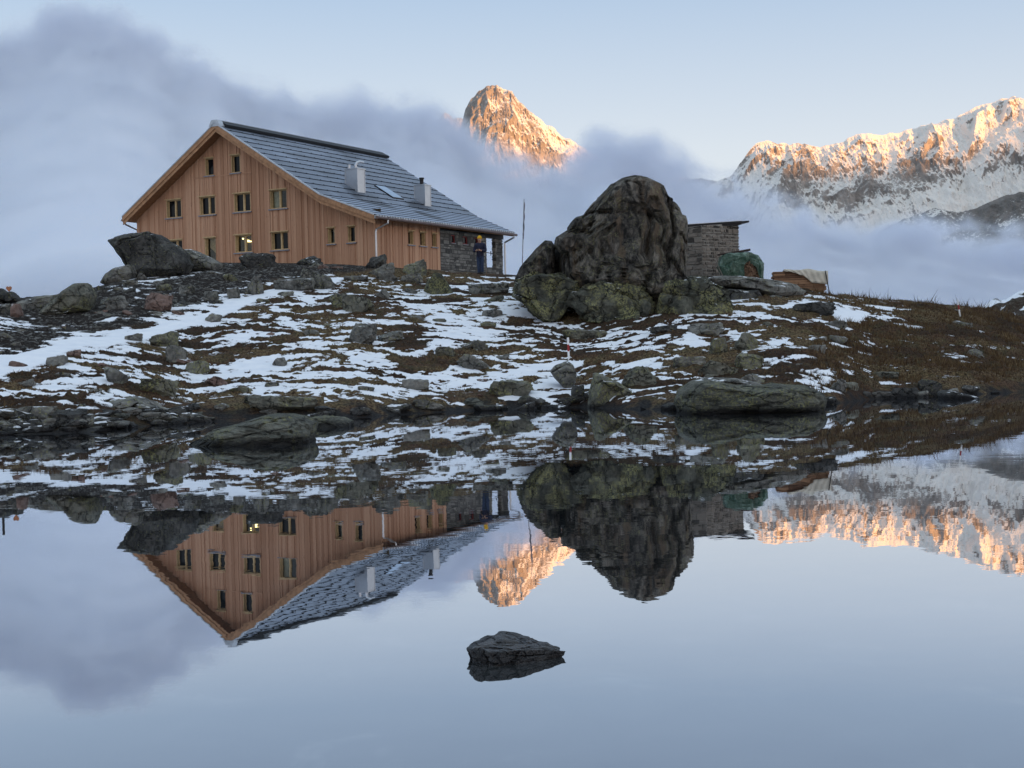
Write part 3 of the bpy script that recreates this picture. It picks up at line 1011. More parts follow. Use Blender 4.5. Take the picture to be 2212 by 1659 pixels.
traced(conv([(300, 725), (420, 698), (560, 705), (700, 730), (760, 770), (560, 790), (330, 770)], *KR), 35.2, .8, R_GREY, 'flat grey slab with snow lying behind the broad waterline boulder', amp=.05, scale=1.8, ledges=.06, strat=(1, 1, 2), seed=36)
K5 = (713., 548.6, .3224)
traced(conv([(1700, 1060), (1730, 960), (1765, 800), (1790, 793), (1880, 830), (1960, 880), (2030, 930), (2010, 1000), (1960, 1050), (1900, 1080)], *K5), 37.9, .9, R_LICH, 'pointed lichen-green boulder standing at the water edge', amp=.07, scale=1.6, ledges=.09, seed=38, sub=5)
traced(conv([(1472, 785), (1510, 750), (1590, 718), (1625, 740), (1650, 810), (1640, 870), (1600, 925), (1560, 900), (1510, 840)], *K5), float(ground(1217, 842)[1]) + .5, .55, R_GREY, 'upright grey wedge rock below the red and white marker', amp=.04, scale=2, ledges=.06, seed=39)
traced(conv([(1728, 860), (1732, 785), (1760, 772), (1850, 790), (1930, 810), (1995, 842), (1960, 870), (1850, 880)], *KR), 38.2, .6, R_DARK, 'dark wedge rock pointing right at the right-hand waterline', amp=.04, scale=2, ledges=.05, strat=(1, 1, 2), seed=40)

# ---- the stone in the open water
KF = (960.1, 1289.2, .1488)
D, Fc = ICO[6]
Q = np.sign(D) * np.abs(D) ** .72
Q *= facet_radius(D, np.random.default_rng(31), 14, .80, 1.)[:, None]
Q /= np.abs(Q).max(0)
xr = np.maximum(Q[:, 0] + .1, 0)
Q = Q * np.stack([np.where(Q[:, 0] > 0, .315, .235), .27 * (1 - .74 * np.minimum(xr, 1) ** 1.2), .128 * (1 - .55 * np.minimum(xr, 1) ** 1.4)], 1)
Q[:, 2] += .10 * Q[:, 1] - .012
Q = roughen(Q, 45, .010, 7, .020, (1, 1, 2.0))
d = ray(1098, 1416)
tt_ = -CAMH / d[2]
obj('stone', Q, Fc, R_STONE, smooth=False, loc=(d[0] * tt_, d[1] * tt_, .0), label='single dark stone rising from the open water in front', cat='stone')

# ---- the other rocks one can tell apart: x0, x1, top, foot, kind, label
for r in [
    (230, 282, 641, 668, 'g', 'grey rock in dark earth right of the lichen wedge boulder'),
    (316, 368, 634, 672, 'b', 'reddish brown slab lying in the dark earth'),
    (340, 369, 612, 631, 'l', 'greenish stone above the reddish slab'),
    (389, 424, 612, 636, 'g', 'light grey rock above and right of the reddish slab'),
    (441, 469, 622, 651, 'g', 'pale upright stone in the middle of the dark earth bank'),
    (484, 514, 591, 609, 'l', 'small green-grey rock just below the lit window'),
    (495, 521, 623, 647, 'g', 'grey stone at the upper edge of the long snow drift'),
    (533, 573, 600, 638, 'g', 'angular grey rock left of the grey outcrop under the house'),
    (602, 680, 594, 628, 'g', 'grey outcrop below the house, left half of a pair'),
    (648, 716, 581, 625, 'g', 'grey outcrop below the house, right half of a pair'),
    (514, 594, 548, 580, 'd', 'stacked flat dark rocks in front of the lit window'),
    (636, 702, 556, 574, 'd', 'flat dark slab against the foot of the timber wall'),
    (788, 838, 554, 582, 'd', 'heap of dark flat stones at the house corner'),
    (802, 854, 570, 596, 'g', 'grey rock just below the dark stones at the house corner'),
    (876, 931, 560, 596, 'l', 'green lichen rock in front of the timber side wall'),
    (744, 792, 591, 609, 'g', 'flat greenish rock below the house corner, left of two'),
    (808, 863, 589, 609, 'g', 'flat grey rock below the house corner, right of two'),
    (869, 915, 593, 614, 'g', 'low grey rock below the green lichen rock'),
    (917, 979, 588, 637, 'm', 'knobbly rock with bright yellow lichen below the stone wall'),
    (1017, 1097, 606, 638, 'g', 'smooth dome-shaped grey rock left of the huge boulder'),
    (739, 802, 634, 676, 'l', 'lichen rock below the house corner, bigger of two'),
    (712, 760, 636, 668, 'l', 'low green rock left of the bigger lichen rock'),
    (814, 844, 627, 647, 'g', 'small pale stone in snow below the flat grey rock'),
    (749, 818, 701, 742, 'g', 'big rounded grey boulder in the middle of the snowy slope'),
    (816, 876, 715, 738, 'g', 'flat slab touching the right of the rounded grey boulder'),
    (1044, 1087, 665, 686, 'g', 'grey rock in snow left of the mossy rocks'),
    (996, 1023, 738, 753, 'g', 'small stone left of the grey angular rock in mid slope'),
    (1017, 1058, 736, 760, 'g', 'grey angular rock in snow in the middle of the slope'),
    (942, 983, 751, 773, 'l', 'green-grey rock below the middle of the snowy slope'),
    (985, 1066, 770, 799, 'g', 'pale triangular rock lying in snow'),
    (872, 925, 814, 844, 'g', 'grey tilted slab in a snow patch near the shore'),
    (1054, 1147, 815, 854, 'l', 'broken lichen slab in snow near the shore'),
    (1207, 1308, 714, 736, 'l', 'long flat rock in grass below the mossy rocks'),
    (1355, 1423, 794, 838, 'l', 'rounded lichen rock right of the pointed shore boulder'),
    (1234, 1263, 834, 863, 'd', 'small dark rock at the foot of the upright wedge'),
    (325, 389, 713, 752, 'l', 'tilted lichen block below the long snow drift'),
    (104, 151, 765, 792, 'g', 'square grey block lying in the snow drift at left'),
    (146, 174, 754, 774, 'b', 'brown stone touching the square grey block'),
    (225, 282, 799, 832, 'g', 'blocky grey-green rock low on the left slope'),
    (308, 386, 820, 855, 'l', 'broad lichen rock low on the left slope'),
    (444, 500, 815, 834, 'b', 'flat reddish slab lying on snow'),
    (545, 679, 852, 886, 'l', 'long low lichen slab on the brown bank above the long shore boulder'),
    (527, 557, 853, 873, 'd', 'small dark wedge at the left end of the lichen slab'),
    (353, 402, 749, 787, 'g', 'grey rock half buried in grass below the tilted lichen block'),
    (589, 624, 774, 794, 'g', 'rounded grey stone in snow left of the middle'),
    (441, 479, 678, 697, 'g', 'grey stone in grass just under the snow drift'),
    (272, 308, 719, 739, 'g', 'low stone at the lower edge of the snow drift'),
    (404, 453, 774, 810, 'l', 'green-grey rock in brown grass left of the rounded stone'),
    (38, 73, 818, 839, 'g', 'rock in snow near the left picture edge'),
    (495, 550, 837, 852, 'l', 'flat lichen stone right of the flat reddish slab'),
    (1531, 1573, 730, 768, 'l', 'squared lichen block in snow below the large crusted rock'),
    (1586, 1643, 722, 758, 'l', 'rounded lichen rock right of the squared block'),
    (1455, 1518, 766, 795, 'g', 'low grey rock above the broad waterline boulder, left one'),
    (1499, 1586, 781, 816, 'l', 'lichen rock above the broad waterline boulder, middle one'),
    (1582, 1647, 766, 798, 'l', 'angular lichen rock above the broad waterline boulder, right one'),
    (1601, 1655, 810, 832, 'g', 'grey stone behind the right half of the broad waterline boulder'),
    (1495, 1560, 699, 726, 'g', 'grey rock just below the large crusted rock'),
    (1404, 1465, 699, 722, 'd', 'dark rock below the cleft between the mossy rocks'),
    (1749, 1788, 741, 767, 'g', 'grey stone in brown grass right of the snow patch'),
    (1791, 1826, 720, 742, 'g', 'grey stone on the grass below the lumber stack'),
    (1772, 1835, 694, 708, 'g', 'thin flat rock in the grass below the lumber stack'),
    (1719, 1807, 656, 682, 'd', 'dark flat slab below the lumber stack'),
    (1795, 1829, 821, 845, 'g', 'tilted stone near the right end of the broad boulder'),
    (1894, 1940, 800, 819, 'l', 'lichen stone in a snow patch near the right shore'),
    (1920, 1981, 838, 864, 'd', 'flat dark rock at the right shore'),
    (1977, 2031, 823, 852, 'd', 'humped dark rock between the flat rock and the dark wedge'),
    (2086, 2126, 755, 773, 'g', 'grey stone in the brown grass at far right'),
    (2061, 2097, 696, 710, 'g', 'flat stone below the right-hand marker'),
    (1104, 1158, 873, 893, 'd', 'dark flat rock at the water edge left of the pointed boulder'),
    (1172, 1232, 873, 891, 'd', 'dark slab at the water edge next to the pointed boulder'),
    (1024, 1084, 870, 892, 'd', 'dark lump at the water edge below the broken slab'),
]:
    rock(*r)
print('named rocks', NROCK[0])

# ---- smaller stones nothing tells apart, in three settings
def scatter(n, zone, mats, smin, smax, label, group, flatk=.6):
    rng = np.random.default_rng(hash_seed[zone])
    made, tries = 0, 0
    while made < n and tries < n * 60:
        tries += 1
        x = rng.uniform(-20, 2225)
        y = rng.uniform(560, 900) if zone not in ('bank', 'shore') else rng.uniform(840, 945)
        by = np.interp(x, BAND[:, 0], BAND[:, 1])
        cy_ = np.interp(x, CREST[:, 0], CREST[:, 1])
        sy = np.interp(x, SHORE[:, 0], SHORE[:, 1])
        if y < cy_ + 6 or y > sy + 3:
            continue
        if zone == 'earth' and not (x < 860 and y < by - 8):
            continue
        if zone == 'slope' and (y > sy - 25 or (x < 860 and y < by + 14) or (1110 < x < 1580 and y < 700)):
            continue
        if zone == 'slope' and x > 1780 and rng.random() > .25:
            continue
        if zone == 'bank' and (x > 470 or y < sy - 48):
            continue
        if zone == 'shore' and y < sy - (30 if x < 450 else 12):
            continue
        s = smin * (smax / smin) ** rng.random()
        rock(x - s / 2, x + s / 2, y - s * flatk * rng.uniform(.4, .8), y, mats[rng.integers(len(mats))], label, group, k=int(rng.integers(11)), sub=3, name='stone')
        made += 1


hash_seed = dict(earth=11, slope=12, shore=13, bank=14)
scatter(105, 'earth', 'gdggbg', 8, 36, 'small angular stone in the bare dark earth bank below the house', 'stones in the dark earth bank')
scatter(80, 'slope', 'ggllgb', 9, 38, 'small grey stone among snow and brown grass on the open slope', 'stones on the snowy slope')
scatter(65, 'shore', 'ddddgs', 16, 80, 'dark wet stone along the far waterline of the lake', 'stones along the waterline', .5)
scatter(45, 'bank', 'dddgdg', 30, 110, 'dark flat slab on the low bank at the left end of the shore', 'slabs on the left bank', .42)

# ----------------------------------------------------------------- building materials
def mat_planks():
    m, t = mat('larch_planks')
    v = t.coord('Object')
    ti = t.attr('tint')
    g1 = t.noise(t.coord('Object', (14, 14, .8)), 3., 5, .65, .5)
    g2 = t.noise(t.coord('Object', (5, 5, 2.2)), 2.2, 3, .6)
    c = t.ramp(t.math('ADD', t.math('MULTIPLY', ti, .62), t.math('MULTIPLY', g1, .42)), [(.1, (.28, .140, .078)), (.45, (.43, .236, .145)), (.7, (.51, .30, .19)), (.98, (.64, .41, .26))])
    c = t.mix(t.mapr(g2, .62, .72, 0., .55), c, (.20, .095, .055))
    t.out(c, .75, t.bump(g1, .012, .6), spec=.2)
    return m


def mat_tint(name, lo, hi, rough=.7, scale=9., bumpd=.01, metal=0., spec=.25):
    m, t = mat(name)
    v = t.coord('Object')
    nz = t.noise(v, scale, 5, .65)
    c = t.ramp(t.math('ADD', t.math('MULTIPLY', t.attr('tint'), .6), t.math('MULTIPLY', nz, .4)), [(.15, lo), (.85, hi)])
    t.out(c, rough, t.bump(nz, bumpd), metal, spec)
    return m


def mat_roof():
    m, t = mat('frosted_roof_plates')
    v = t.coord('Object')
    n1 = t.noise(t.coord('Object', (.35, .9, .9)), 1.1, 4, .6)
    n2 = t.noise(v, 9., 4, .65)
    x, y, z = t.sep(v)
    # bare wet plates where warm chimneys have melted the frost below them
    def spot(cx, cy_, rx_, ry):
        a = t.math('POWER', t.math('DIVIDE', t.math('SUBTRACT', x, cx), rx_), 2.)
        b = t.math('POWER', t.math('DIVIDE', t.math('SUBTRACT', y, cy_), ry), 2.)
        return t.mapr(t.math('ADD', t.math('ADD', a, b), t.math('MULTIPLY', t.math('SUBTRACT', n1, .5), 1.6)), .5, 1.3, 1., 0.)
    wet = t.math('MAXIMUM', spot(3.7, 2.9, 1.5, 1.3), t.math('MAXIMUM', spot(8.9, 2.9, 1.5, .8), spot(6.6, .9, .9, .9)))
    lowr = t.mapr(y, 2.3, 2.9, .30, 0.)
    fr = t.math('ADD', t.math('ADD', t.math('MULTIPLY', n1, .75), t.math('MULTIPLY', t.attr('tint'), .10)), lowr)
    fr = t.math('ADD', fr, t.math('MULTIPLY', t.math('SUBTRACT', n2, .5), .35))
    fr = t.math('MULTIPLY', t.mapr(fr, .12, .75), t.math('SUBTRACT', 1., wet))
    c = t.mix(fr, (.035, .043, .060), (.27, .32, .41))
    t.out(c, t.mapr(fr, 0, 1, .35, .75), t.bump(n2, .01), spec=.45)
    return m


W_PLANK = mat_planks()
W_LIGHT = flat('pale_larch_frame', (.50, .36, .19), .6, var=.2)
W_FASCIA = flat('larch_fascia_board', (.35, .19, .10), .65, var=.3, scale=5)
W_SOFFIT = flat('larch_soffit', (.26, .125, .058), .7, var=.3)
W_SILL = flat('grey_metal_sill', (.22, .22, .25), .5, metal=.3)
M_ROOF = mat_roof()
M_BUTT = flat('dark_plate_edge', (.012, .014, .018), .6)
M_METAL = flat('brushed_sheet_metal', (.50, .52, .55), .38, metal=.8, var=.08, scale=3)
M_FLASH = flat('frosty_flashing', (.45, .48, .52), .45, metal=.4, var=.15)
M_DPIPE = flat('dull_copper_pipe', (.17, .12, .105), .4, metal=.6)
M_BLACK = flat('dark_iron', (.02, .018, .02), .5, metal=.3)
M_RED = flat('dark_red_paint', (.16, .022, .022), .6)
M_STONEW = mat_tint('grey_wall_stones', (.04, .04, .04), (.25, .245, .225), .85, 7., .03)
M_HUTST = mat_tint('brown_grey_hut_stones', (.028, .026, .024), (.25, .215, .18), .85, 7., .03)
M_MORTAR = flat('old_mortar', (.24, .225, .20), .9, scale=6)
M_MORTAR2 = flat('dark_mortar', (.06, .06, .058), .9, scale=6)


def mat_glass(name, dark=(.006, .007, .009), trans=0.):
    m, t = mat(name)
    g = t.n('ShaderNodeBsdfGlossy', ins={'Color': (.9, .92, .95, 1), 'Roughness': .02})
    b = t.n('ShaderNodeBsdfTransparent', ins={'Color': (.9, .92, .9, 1)}) if trans else t.n('ShaderNodeBsdfDiffuse', ins={'Color': (*dark, 1)})
    mx = t.n('ShaderNodeMixShader', ins={0: t.n('ShaderNodeFresnel', ins={'IOR': 1.28}).outputs[0]})
    t.t.links.new(b.outputs[0], mx.inputs[1])
    t.t.links.new(g.outputs[0], mx.inputs[2])
    o = t.n('ShaderNodeOutputMaterial')
    t.t.links.new(mx.outputs[0], o.inputs['Surface'])
    return m


G_DARK = mat_glass('dark_window_glass')
G_CLEAR = mat_glass('clear_window_glass', trans=1)
M_ROOM = flat('unlit_room', (.05, .035, .02), .9)
M_CURT = flat('pale_curtain', (.42, .40, .30), .9)
M_TAN = flat('tan_curtain_and_room_light', (.40, .27, .13), .9)


def mat_lamp():
    m, t = mat('lit_lamp_tube')
    e = t.n('ShaderNodeEmission', ins={'Color': (1., .80, .34, 1), 'Strength': 2.6})
    o = t.n('ShaderNodeOutputMaterial')
    t.t.links.new(e.outputs[0], o.inputs['Surface'])
    return m


M_LAMP = mat_lamp()

# ----------------------------------------------------------------- the timber house
PSI = math.radians(29.5)
ZB = 5.2
HC = at(810, 500, 70.)
house = empty('timber_house', (HC[0], HC[1], ZB), math.pi / 2 - PSI,
              label='large larch-clad mountain house with frosted roof behind the rocky crest', cat='house')


def wl(a, g, z):
    """house coordinates -> world"""
    A = np.array([math.sin(PSI), math.cos(PSI)])
    G = np.array([-math.cos(PSI), math.sin(PSI)])
    q = HC[:2] + A * a + G * g
    return np.array([q[0], q[1], z])


PROF = np.array([(-.6, 8.51), (2.79, 9.77), (9.68, 14.1), (16.71, 9.53)])
roofz = lambda g: float(np.interp(g, PROF[:, 0], PROF[:, 1]))
LEFT = 16.5
wins = [  # g0 g1 z0 z1 sashes kind
    (10.65, 11.27, 11.51, 12.46, 1, ''), (8.78, 9.41, 11.51, 12.46, 1, ''),
    (13.10, 14.22, 9.37, 10.37, 2, ''), (10.62, 11.74, 9.37, 10.37, 2, ''), (8.13, 9.28, 9.37, 10.37, 2, ''), (5.64, 6.79, 9.37, 10.37, 2, 'curtain'),
    (13.08, 14.15, 7.17, 8.12, 2, ''), (10.64, 11.46, 6.62, 8.10, 1, 'tan'), (8.10, 9.28, 7.17, 8.12, 2, 'lamp'), (5.61, 6.76, 7.17, 8.12, 2, ''),
    (2.54, 3.0, 7.30, 8.13, 1, 'tan'), (1.24, 1.71, 7.30, 8.13, 1, '')]
swins = [(3.02, 3.55, 7.28, 8.0, 1, ''), (4.14, 4.70, 7.28, 8.0, 1, ''), (5.33, 5.81, 7.28, 8.0, 1, '')]


def fr_gable(u, n, z):
    return (-n, u, z - ZB)


def fr_side(u, n, z):
    return (u, -n, z - ZB)


def fbox(mb, fr, u0, u1, n0, n1, z0, z1, tint=None, mi=0):
    if fr is fr_side:
        u0, u1 = u1, u0
    return mb.hexa([fr(u0, n0, z0), fr(u1, n0, z0), fr(u1, n1, z0), fr(u0, n1, z0), fr(u0, n0, z1), fr(u1, n0, z1), fr(u1, n1, z1), fr(u0, n1, z1)], tint, mi)


def plank_wall(mb, fr, u0, u1, zlow, top, holes, seed):
    rng = random.Random(seed)
    us = [u0]
    while us[-1] < u1 - .12:
        us.append(min(u1, us[-1] + rng.choice((.10, .12, .12, .16, .19))))
    us[-1] = u1
    us = sorted(set(us + [h[0] for h in holes] + [h[1] for h in holes]))
    band, bt = u0, rng.random()
    for a, b in zip(us, us[1:]):
        if b - a < .004:
            continue
        if a > band:
            band, bt = a + rng.uniform(.5, 2.2), rng.random()
        tint = .3 * bt + .6 * rng.random()
        off = rng.choice((0., .006, .012, .03, .035))
        mid = (a + b) / 2
        cuts = sorted([(h[2], h[3]) for h in holes if h[0] - 1e-6 <= a and b <= h[1] + 1e-6])
        z = zlow
        segs = []
        for c0, c1 in cuts:
            segs.append((z, c0))
            z = c1
        segs.append((z, None))
        for s0, s1 in segs:
            ta = top(a + .001) if s1 is None else s1
            tb = top(b - .001) if s1 is None else s1
            if max(ta, tb) - s0 < .02:
                continue
            i = .003
            P = [(a + i, 0), (b - i, 0), (b - i, off - .12), (a + i, off - .12)]
            mb.hexa([fr(a + i, off, s0), fr(b - i, off, s0), fr(b - i, -.12, s0), fr(a + i, -.12, s0), fr(a + i, off, ta), fr(b - i, off, tb), fr(b - i, -.12, tb), fr(a + i, -.12, ta)], tint)


mb = MB()
plank_wall(mb, fr_gable, 0., LEFT, ZB - .6, lambda g: roofz(g) - .27, wins, 3)
mb.build('gable_wall', W_PLANK, house)
mb = MB()
plank_wall(mb, fr_side, .13, 6.17, ZB - .6, lambda a: 8.46, swins, 5)
mb.build('timber_side_wall', W_PLANK, house)
mb = MB()          # a thin horizontal joint board under the attic windows
fbox(mb, fr_gable, 8.0, 12.1, .036, .046, 11.40, 11.46, .35)
mb.build('joint_board', W_PLANK, house)
# what stands behind the cladding: left wall, back gable, dark core
mb = MB()
fbox(mb, fr_gable, .125, LEFT - .005, -.75, -.65, ZB - .6, 9.0, .3)
mb.box(.13, 13.0, LEFT - .15, LEFT, -.6, roofz(LEFT) - .28 - ZB, .4)
mb.build('inner_wall', M_ROOM, house)
mb = MB()
for k in range(40):
    g0, g1 = LEFT * k / 40, LEFT * (k + 1) / 40
    mb.hexa([(11.05, g0, -.6), (11.05, g1, -.6), (11.2, g1, -.6), (11.2, g0, -.6), (11.05, g0, roofz(g0) - .28 - ZB), (11.05, g1, roofz(g1) - .28 - ZB), (11.2, g1, roofz(g1) - .28 - ZB), (11.2, g0, roofz(g0) - .28 - ZB)])
mb.build('rear_gable_wall', W_PLANK, house)


def window(fr, u0, u1, z0, z1, sashes, kind):
    mb = MB()
    e = .012
    for s0, s1, q0, q1 in ((u0, u0 + .035, z0, z1), (u1 - .035, u1, z0, z1), (u0 + .035, u1 - .035, z1 - .03, z1), (u0 + .035, u1 - .035, z0, z0 + .03)):
        fbox(mb, fr, s0, s1, -.24, -.01, q0, q1)
    cells = [(u0 + .035, u1 - .035)] if sashes == 1 else [(u0 + .035, (u0 + u1) / 2 - .045), ((u0 + u1) / 2 + .045, u1 - .035)]
    if sashes == 2:
        fbox(mb, fr, (u0 + u1) / 2 - .045, (u0 + u1) / 2 + .045, -.24, -.14, z0 + .03, z1 - .03)
    for c0, c1 in cells:
        for s0, s1, q0, q1 in ((c0, c0 + .025, z0 + .03, z1 - .03), (c1 - .025, c1, z0 + .03, z1 - .03), (c0 + .025, c1 - .025, z1 - .055, z1 - .03), (c0 + .025, c1 - .025, z0 + .03, z0 + .06)):
            fbox(mb, fr, s0, s1, -.24, -.175, q0, q1)
    fbox(mb, fr, u0 - .06, u1 + .06, .036, .095, z1 + .0, z1 + .045)          # head board that throws the shade
    w = mb.build('window', W_LIGHT, house)
    clear = kind in ('lamp', 'tan', 'curtain')
    for i, (c0, c1) in enumerate(cells):
        mb = MB()
        fbox(mb, fr, c0 + .025, c1 - .025, -.212, -.206, z0 + .06, z1 - .055)
        mb.build('pane', G_CLEAR if clear else G_DARK, w)
    mb = MB()
    fbox(mb, fr, u0 - .10, u1 + .06, -.02, .11, z0 - .075, z0 - .02)
    mb.build('sill', W_SILL, w)
    if kind == 'curtain':
        mb = MB()
        c0, c1 = cells[1]
        n = 14
        for k in range(n):
            a0, a1 = c0 + (c1 - c0) * (.12 + .88 * k / n), c0 + (c1 - c0) * (.12 + .88 * (k + 1) / n)
            d = .03 * (k % 2)
            mb.hexa([fr(a0, -.30 + d, z0 + .05), fr(a1, -.33 + .03 - d, z0 + .05), fr(a1, -.36, z0 + .05), fr(a0, -.36, z0 + .05), fr(a0, -.30 + d, z1 - .05), fr(a1, -.30 - d, z1 - .05), fr(a1, -.36, z1 - .05), fr(a0, -.36, z1 - .05)])
        mb.build('curtain', M_CURT, w)
    if kind == 'tan':
        mb = MB()
        zs = z0 + (z1 - z0) * .35
        mb.hexa([fr(u0 + .05, -.40, zs - .15), fr(u1 - .05, -.38, zs + .45), fr(u1 - .05, -.42, zs + .45), fr(u0 + .05, -.42, zs - .15), fr(u0 + .05, -.40, z1), fr(u1 - .05, -.40, z1), fr(u1 - .05, -.42, z1), fr(u0 + .05, -.42, z1)])
        mb.build('curtain', M_TAN, w)  # curtain in the tall window; painted warm room light in the small one
    if kind == 'lamp':
        for q0, q1, zz, r in ((u0 + .16, u0 + .78, z0 + .60, .035), (u0 + .12, u0 + .38, z0 + .40, .025), (u1 - .16, u1 - .10, z1 - .17, .04), (u0 + .62, u0 + .76, z0 + .66, .035)):
            mb = MB()
            mb.tube([fr(q0, -.52, zz), fr(q1, -.50, zz + .02)], r, 8)
            mb.build('lamp', M_LAMP, w)
    return w


for q in wins:
    window(fr_gable, *q)
for q in swins:
    window(fr_side, *q)


# stone end with its porch
def stone_wall(mb, p0, p1, zlow, top, holes, rng, hmin=.10, hmax=.24, wmin=.16, wmax=.5, proud=.03, gap=.014):
    """irregular coursed stones on the face p0->p1 (2-D points, house or world), outward normal to the right of p0->p1"""
    p0, p1 = np.array(p0, float), np.array(p1, float)
    L = np.linalg.norm(p1 - p0)
    t = (p1 - p0) / L
    n = np.array([t[1], -t[0]])
    z = zlow
    while z < max(top(0), top(L)):
        h = rng.uniform(hmin, hmax)
        u = 0.
        while u < L - .02:
            w = min(rng.uniform(wmin, wmax), L - u)
            if L - u - w < .08:
                w = L - u
            g = gap
            z1 = min(z + h * rng.uniform(.8, 1.0), top(u + w / 2))
            inside = any(u + w > a + .01 and u < b - .01 and z1 > c + .01 and z < d - .01 for a, b, c, d in holes)
            if z1 - z > .05 and not inside:
                pr = rng.uniform(.005, proud)
                j = lambda: rng.uniform(-.018, .018)
                q = []
                for zz in (z + g, z1 - g):
                    for uu, dep in ((u + g, pr), (u + w - g, pr), (u + w - g, -.12), (u + g, -.12)):
                        ux, zx = uu + (j() if dep > 0 else 0), zz + (j() if dep > 0 else 0)
                        b = p0 + t * ux + n * (dep + (j() * .5 if dep > 0 else 0))
                        q.append((b[0], b[1], zx))
                mb.hexa(q)
            u += w
        z += h


rr = random.Random(4)
SW = [(7.33, 7.75, 7.60, 8.04), (8.60, 9.10, 7.60, 8.04), (9.83, 10.27, 7.60, 8.04)]
mb = MB()
stone_wall(mb, (6.17, 0), (11.2, 0), -.6, lambda u: 8.3 - ZB, [(a - 6.17, b - 6.17, c - ZB, d - ZB) for a, b, c, d in SW], rr)
stone_wall(mb, (11.2, 0), (11.2, 3.), -.6, lambda u: 8.3 - ZB, [], rr)
edges = [6.17] + [v for a, b, _, _ in SW for v in (a, b)] + [11.17]
for i in range(0, len(edges), 2):
    mb.box(edges[i], edges[i + 1], .0, .11, -.6, 8.3 - ZB, mi=1)
for a, b, c, d in SW:
    mb.box(a, b, .0, .11, -.6, c - ZB, mi=1)
    mb.box(a, b, .0, .11, d - ZB, 8.3 - ZB, mi=1)
mb.build('stone_wall', [M_STONEW, M_MORTAR2], house)
for a, b, c, d in SW:
    mb = MB()
    for s0, s1, q0, q1 in ((a, a + .05, c, d), (b - .05, b, c, d), (a + .05, b - .05, c, c + .05), (a + .05, b - .05, d - .05, d)):
        fbox(mb, fr_side, s0, s1, -.14, -.03, q0, q1)
    w = mb.build('window', M_RED, house, label='small window with dark red frame in the stone wall')
    mb = MB()
    fbox(mb, fr_side, a + .05, b - .05, -.10, -.095, c + .05, d - .05)
    mb.build('pane', G_DARK, w)
    mb = MB()
    fbox(mb, fr_side, a - .03, b + .03, -.05, .05, c - .05, c - .005)
    mb.build('sill', W_SILL, w)
mb = MB()
stone_wall(mb, (12.28, 0), (13.1, 0), -.6, lambda u: 8.2 - ZB, [], rr, wmax=.42)
stone_wall(mb, (13.1, 0), (13.1, .26), -.6, lambda u: 8.2 - ZB, [], rr, wmax=.42)
stone_wall(mb, (12.28, .26), (12.28, 0), -.6, lambda u: 8.2 - ZB, [], rr, wmax=.42)
mb.box(12.31, 13.07, .03, .24, -.6, 8.2 - ZB, mi=1)
mb.build('porch_pillar', [M_STONEW, M_MORTAR2], house)
mb = MB()
stone_wall(mb, (11.2, 0), (12.26, 0), -.6, lambda u: 6.42 - ZB, [], rr)
mb.box(11.23, 12.24, .0, .22, -.6, 6.38 - ZB, mi=1)
mb.build('porch_parapet', [M_STONEW, M_MORTAR2], house)
mb = MB()
mb.box(11.0, 13.2, -.02, .26, 8.12 - ZB, 8.38 - ZB, .1)
mb.build('porch_beam', M_BLACK, house)
mb = MB()
mb.tube([(11.2, .16, 7.28 - ZB), (12.28, .16, 7.24 - ZB)], .022, 6)
mb.tube([(11.98, .16, 7.12 - ZB), (11.98, .16, 7.38 - ZB)], .03, 6)
mb.build('porch_rail', M_BLACK, house)

# roof
A0, A1 = -.9, 14.87


def roof_rows(mb, g0, z0, g1, z1, rows, aend, plate=.92, thick=.02, lift=.058):
    """overlapping courses of plates from the eave (g0,z0) up to (g1,z1)"""
    dg, dz = (g1 - g0) / rows, (z1 - z0) / rows
    sl = math.hypot(dg, dz)
    ng, nz = -dz / sl, dg / sl
    rng = random.Random(8)
    for r in range(rows):
        ga, za = g0 + dg * r, z0 + dz * r
        gb, zb = ga + dg * 1.06, za + dz * 1.06
        a1 = aend(ga)
        x = A0 - (plate * .5 if r % 2 else 0)
        while x < a1 - .02:
            xa, xb = max(x, A0), min(x + plate, a1)
            x += plate
            if xb - xa < .03:
                continue
            t = rng.random()
            e = .002
            P = []
            for xx, gg, zz, l in ((xa + e, ga, za, lift), (xb - e, ga, za, lift), (xb - e, gb, zb, thick), (xa + e, gb, zb, thick)):
                P.append((xx, gg + ng * l, zz + nz * l - ZB))
            Q = []
            for xx, gg, zz in ((xa + e, ga, za), (xb - e, ga, za), (xb - e, gb, zb), (xa + e, gb, zb)):
                Q.append((xx, gg, zz - ZB))
            b = len(mb.v)
            mb.add(P, [(0, 1, 2, 3)], t, 0)
            mb.add(Q + P, [(0, 3, 2, 1), (0, 1, 5, 4), (1, 2, 6, 5), (2, 3, 7, 6), (3, 0, 4, 7)], t, 1)
            for hx_ in ((xa + .03,) if lift > .052 else ()):                    # snow hooks at the plate edge
                hg, hz_ = ga + dg * -.03, za + dz * -.03
                mb.box(hx_ - .025, hx_ + .025, hg - .02, hg + .05, hz_ - ZB + .02, hz_ - ZB + .085, t, 1)


mb = MB()
aend = lambda g: float(np.interp(g, [-.6, 2.79, 9.7], [13.42, 14.87, 14.9]))
roof_rows(mb, 2.79, 9.77, 9.60, 14.04, 12, aend)
roof_rows(mb, -.6, 8.51, 2.79, 9.77, 7, aend, lift=.05)
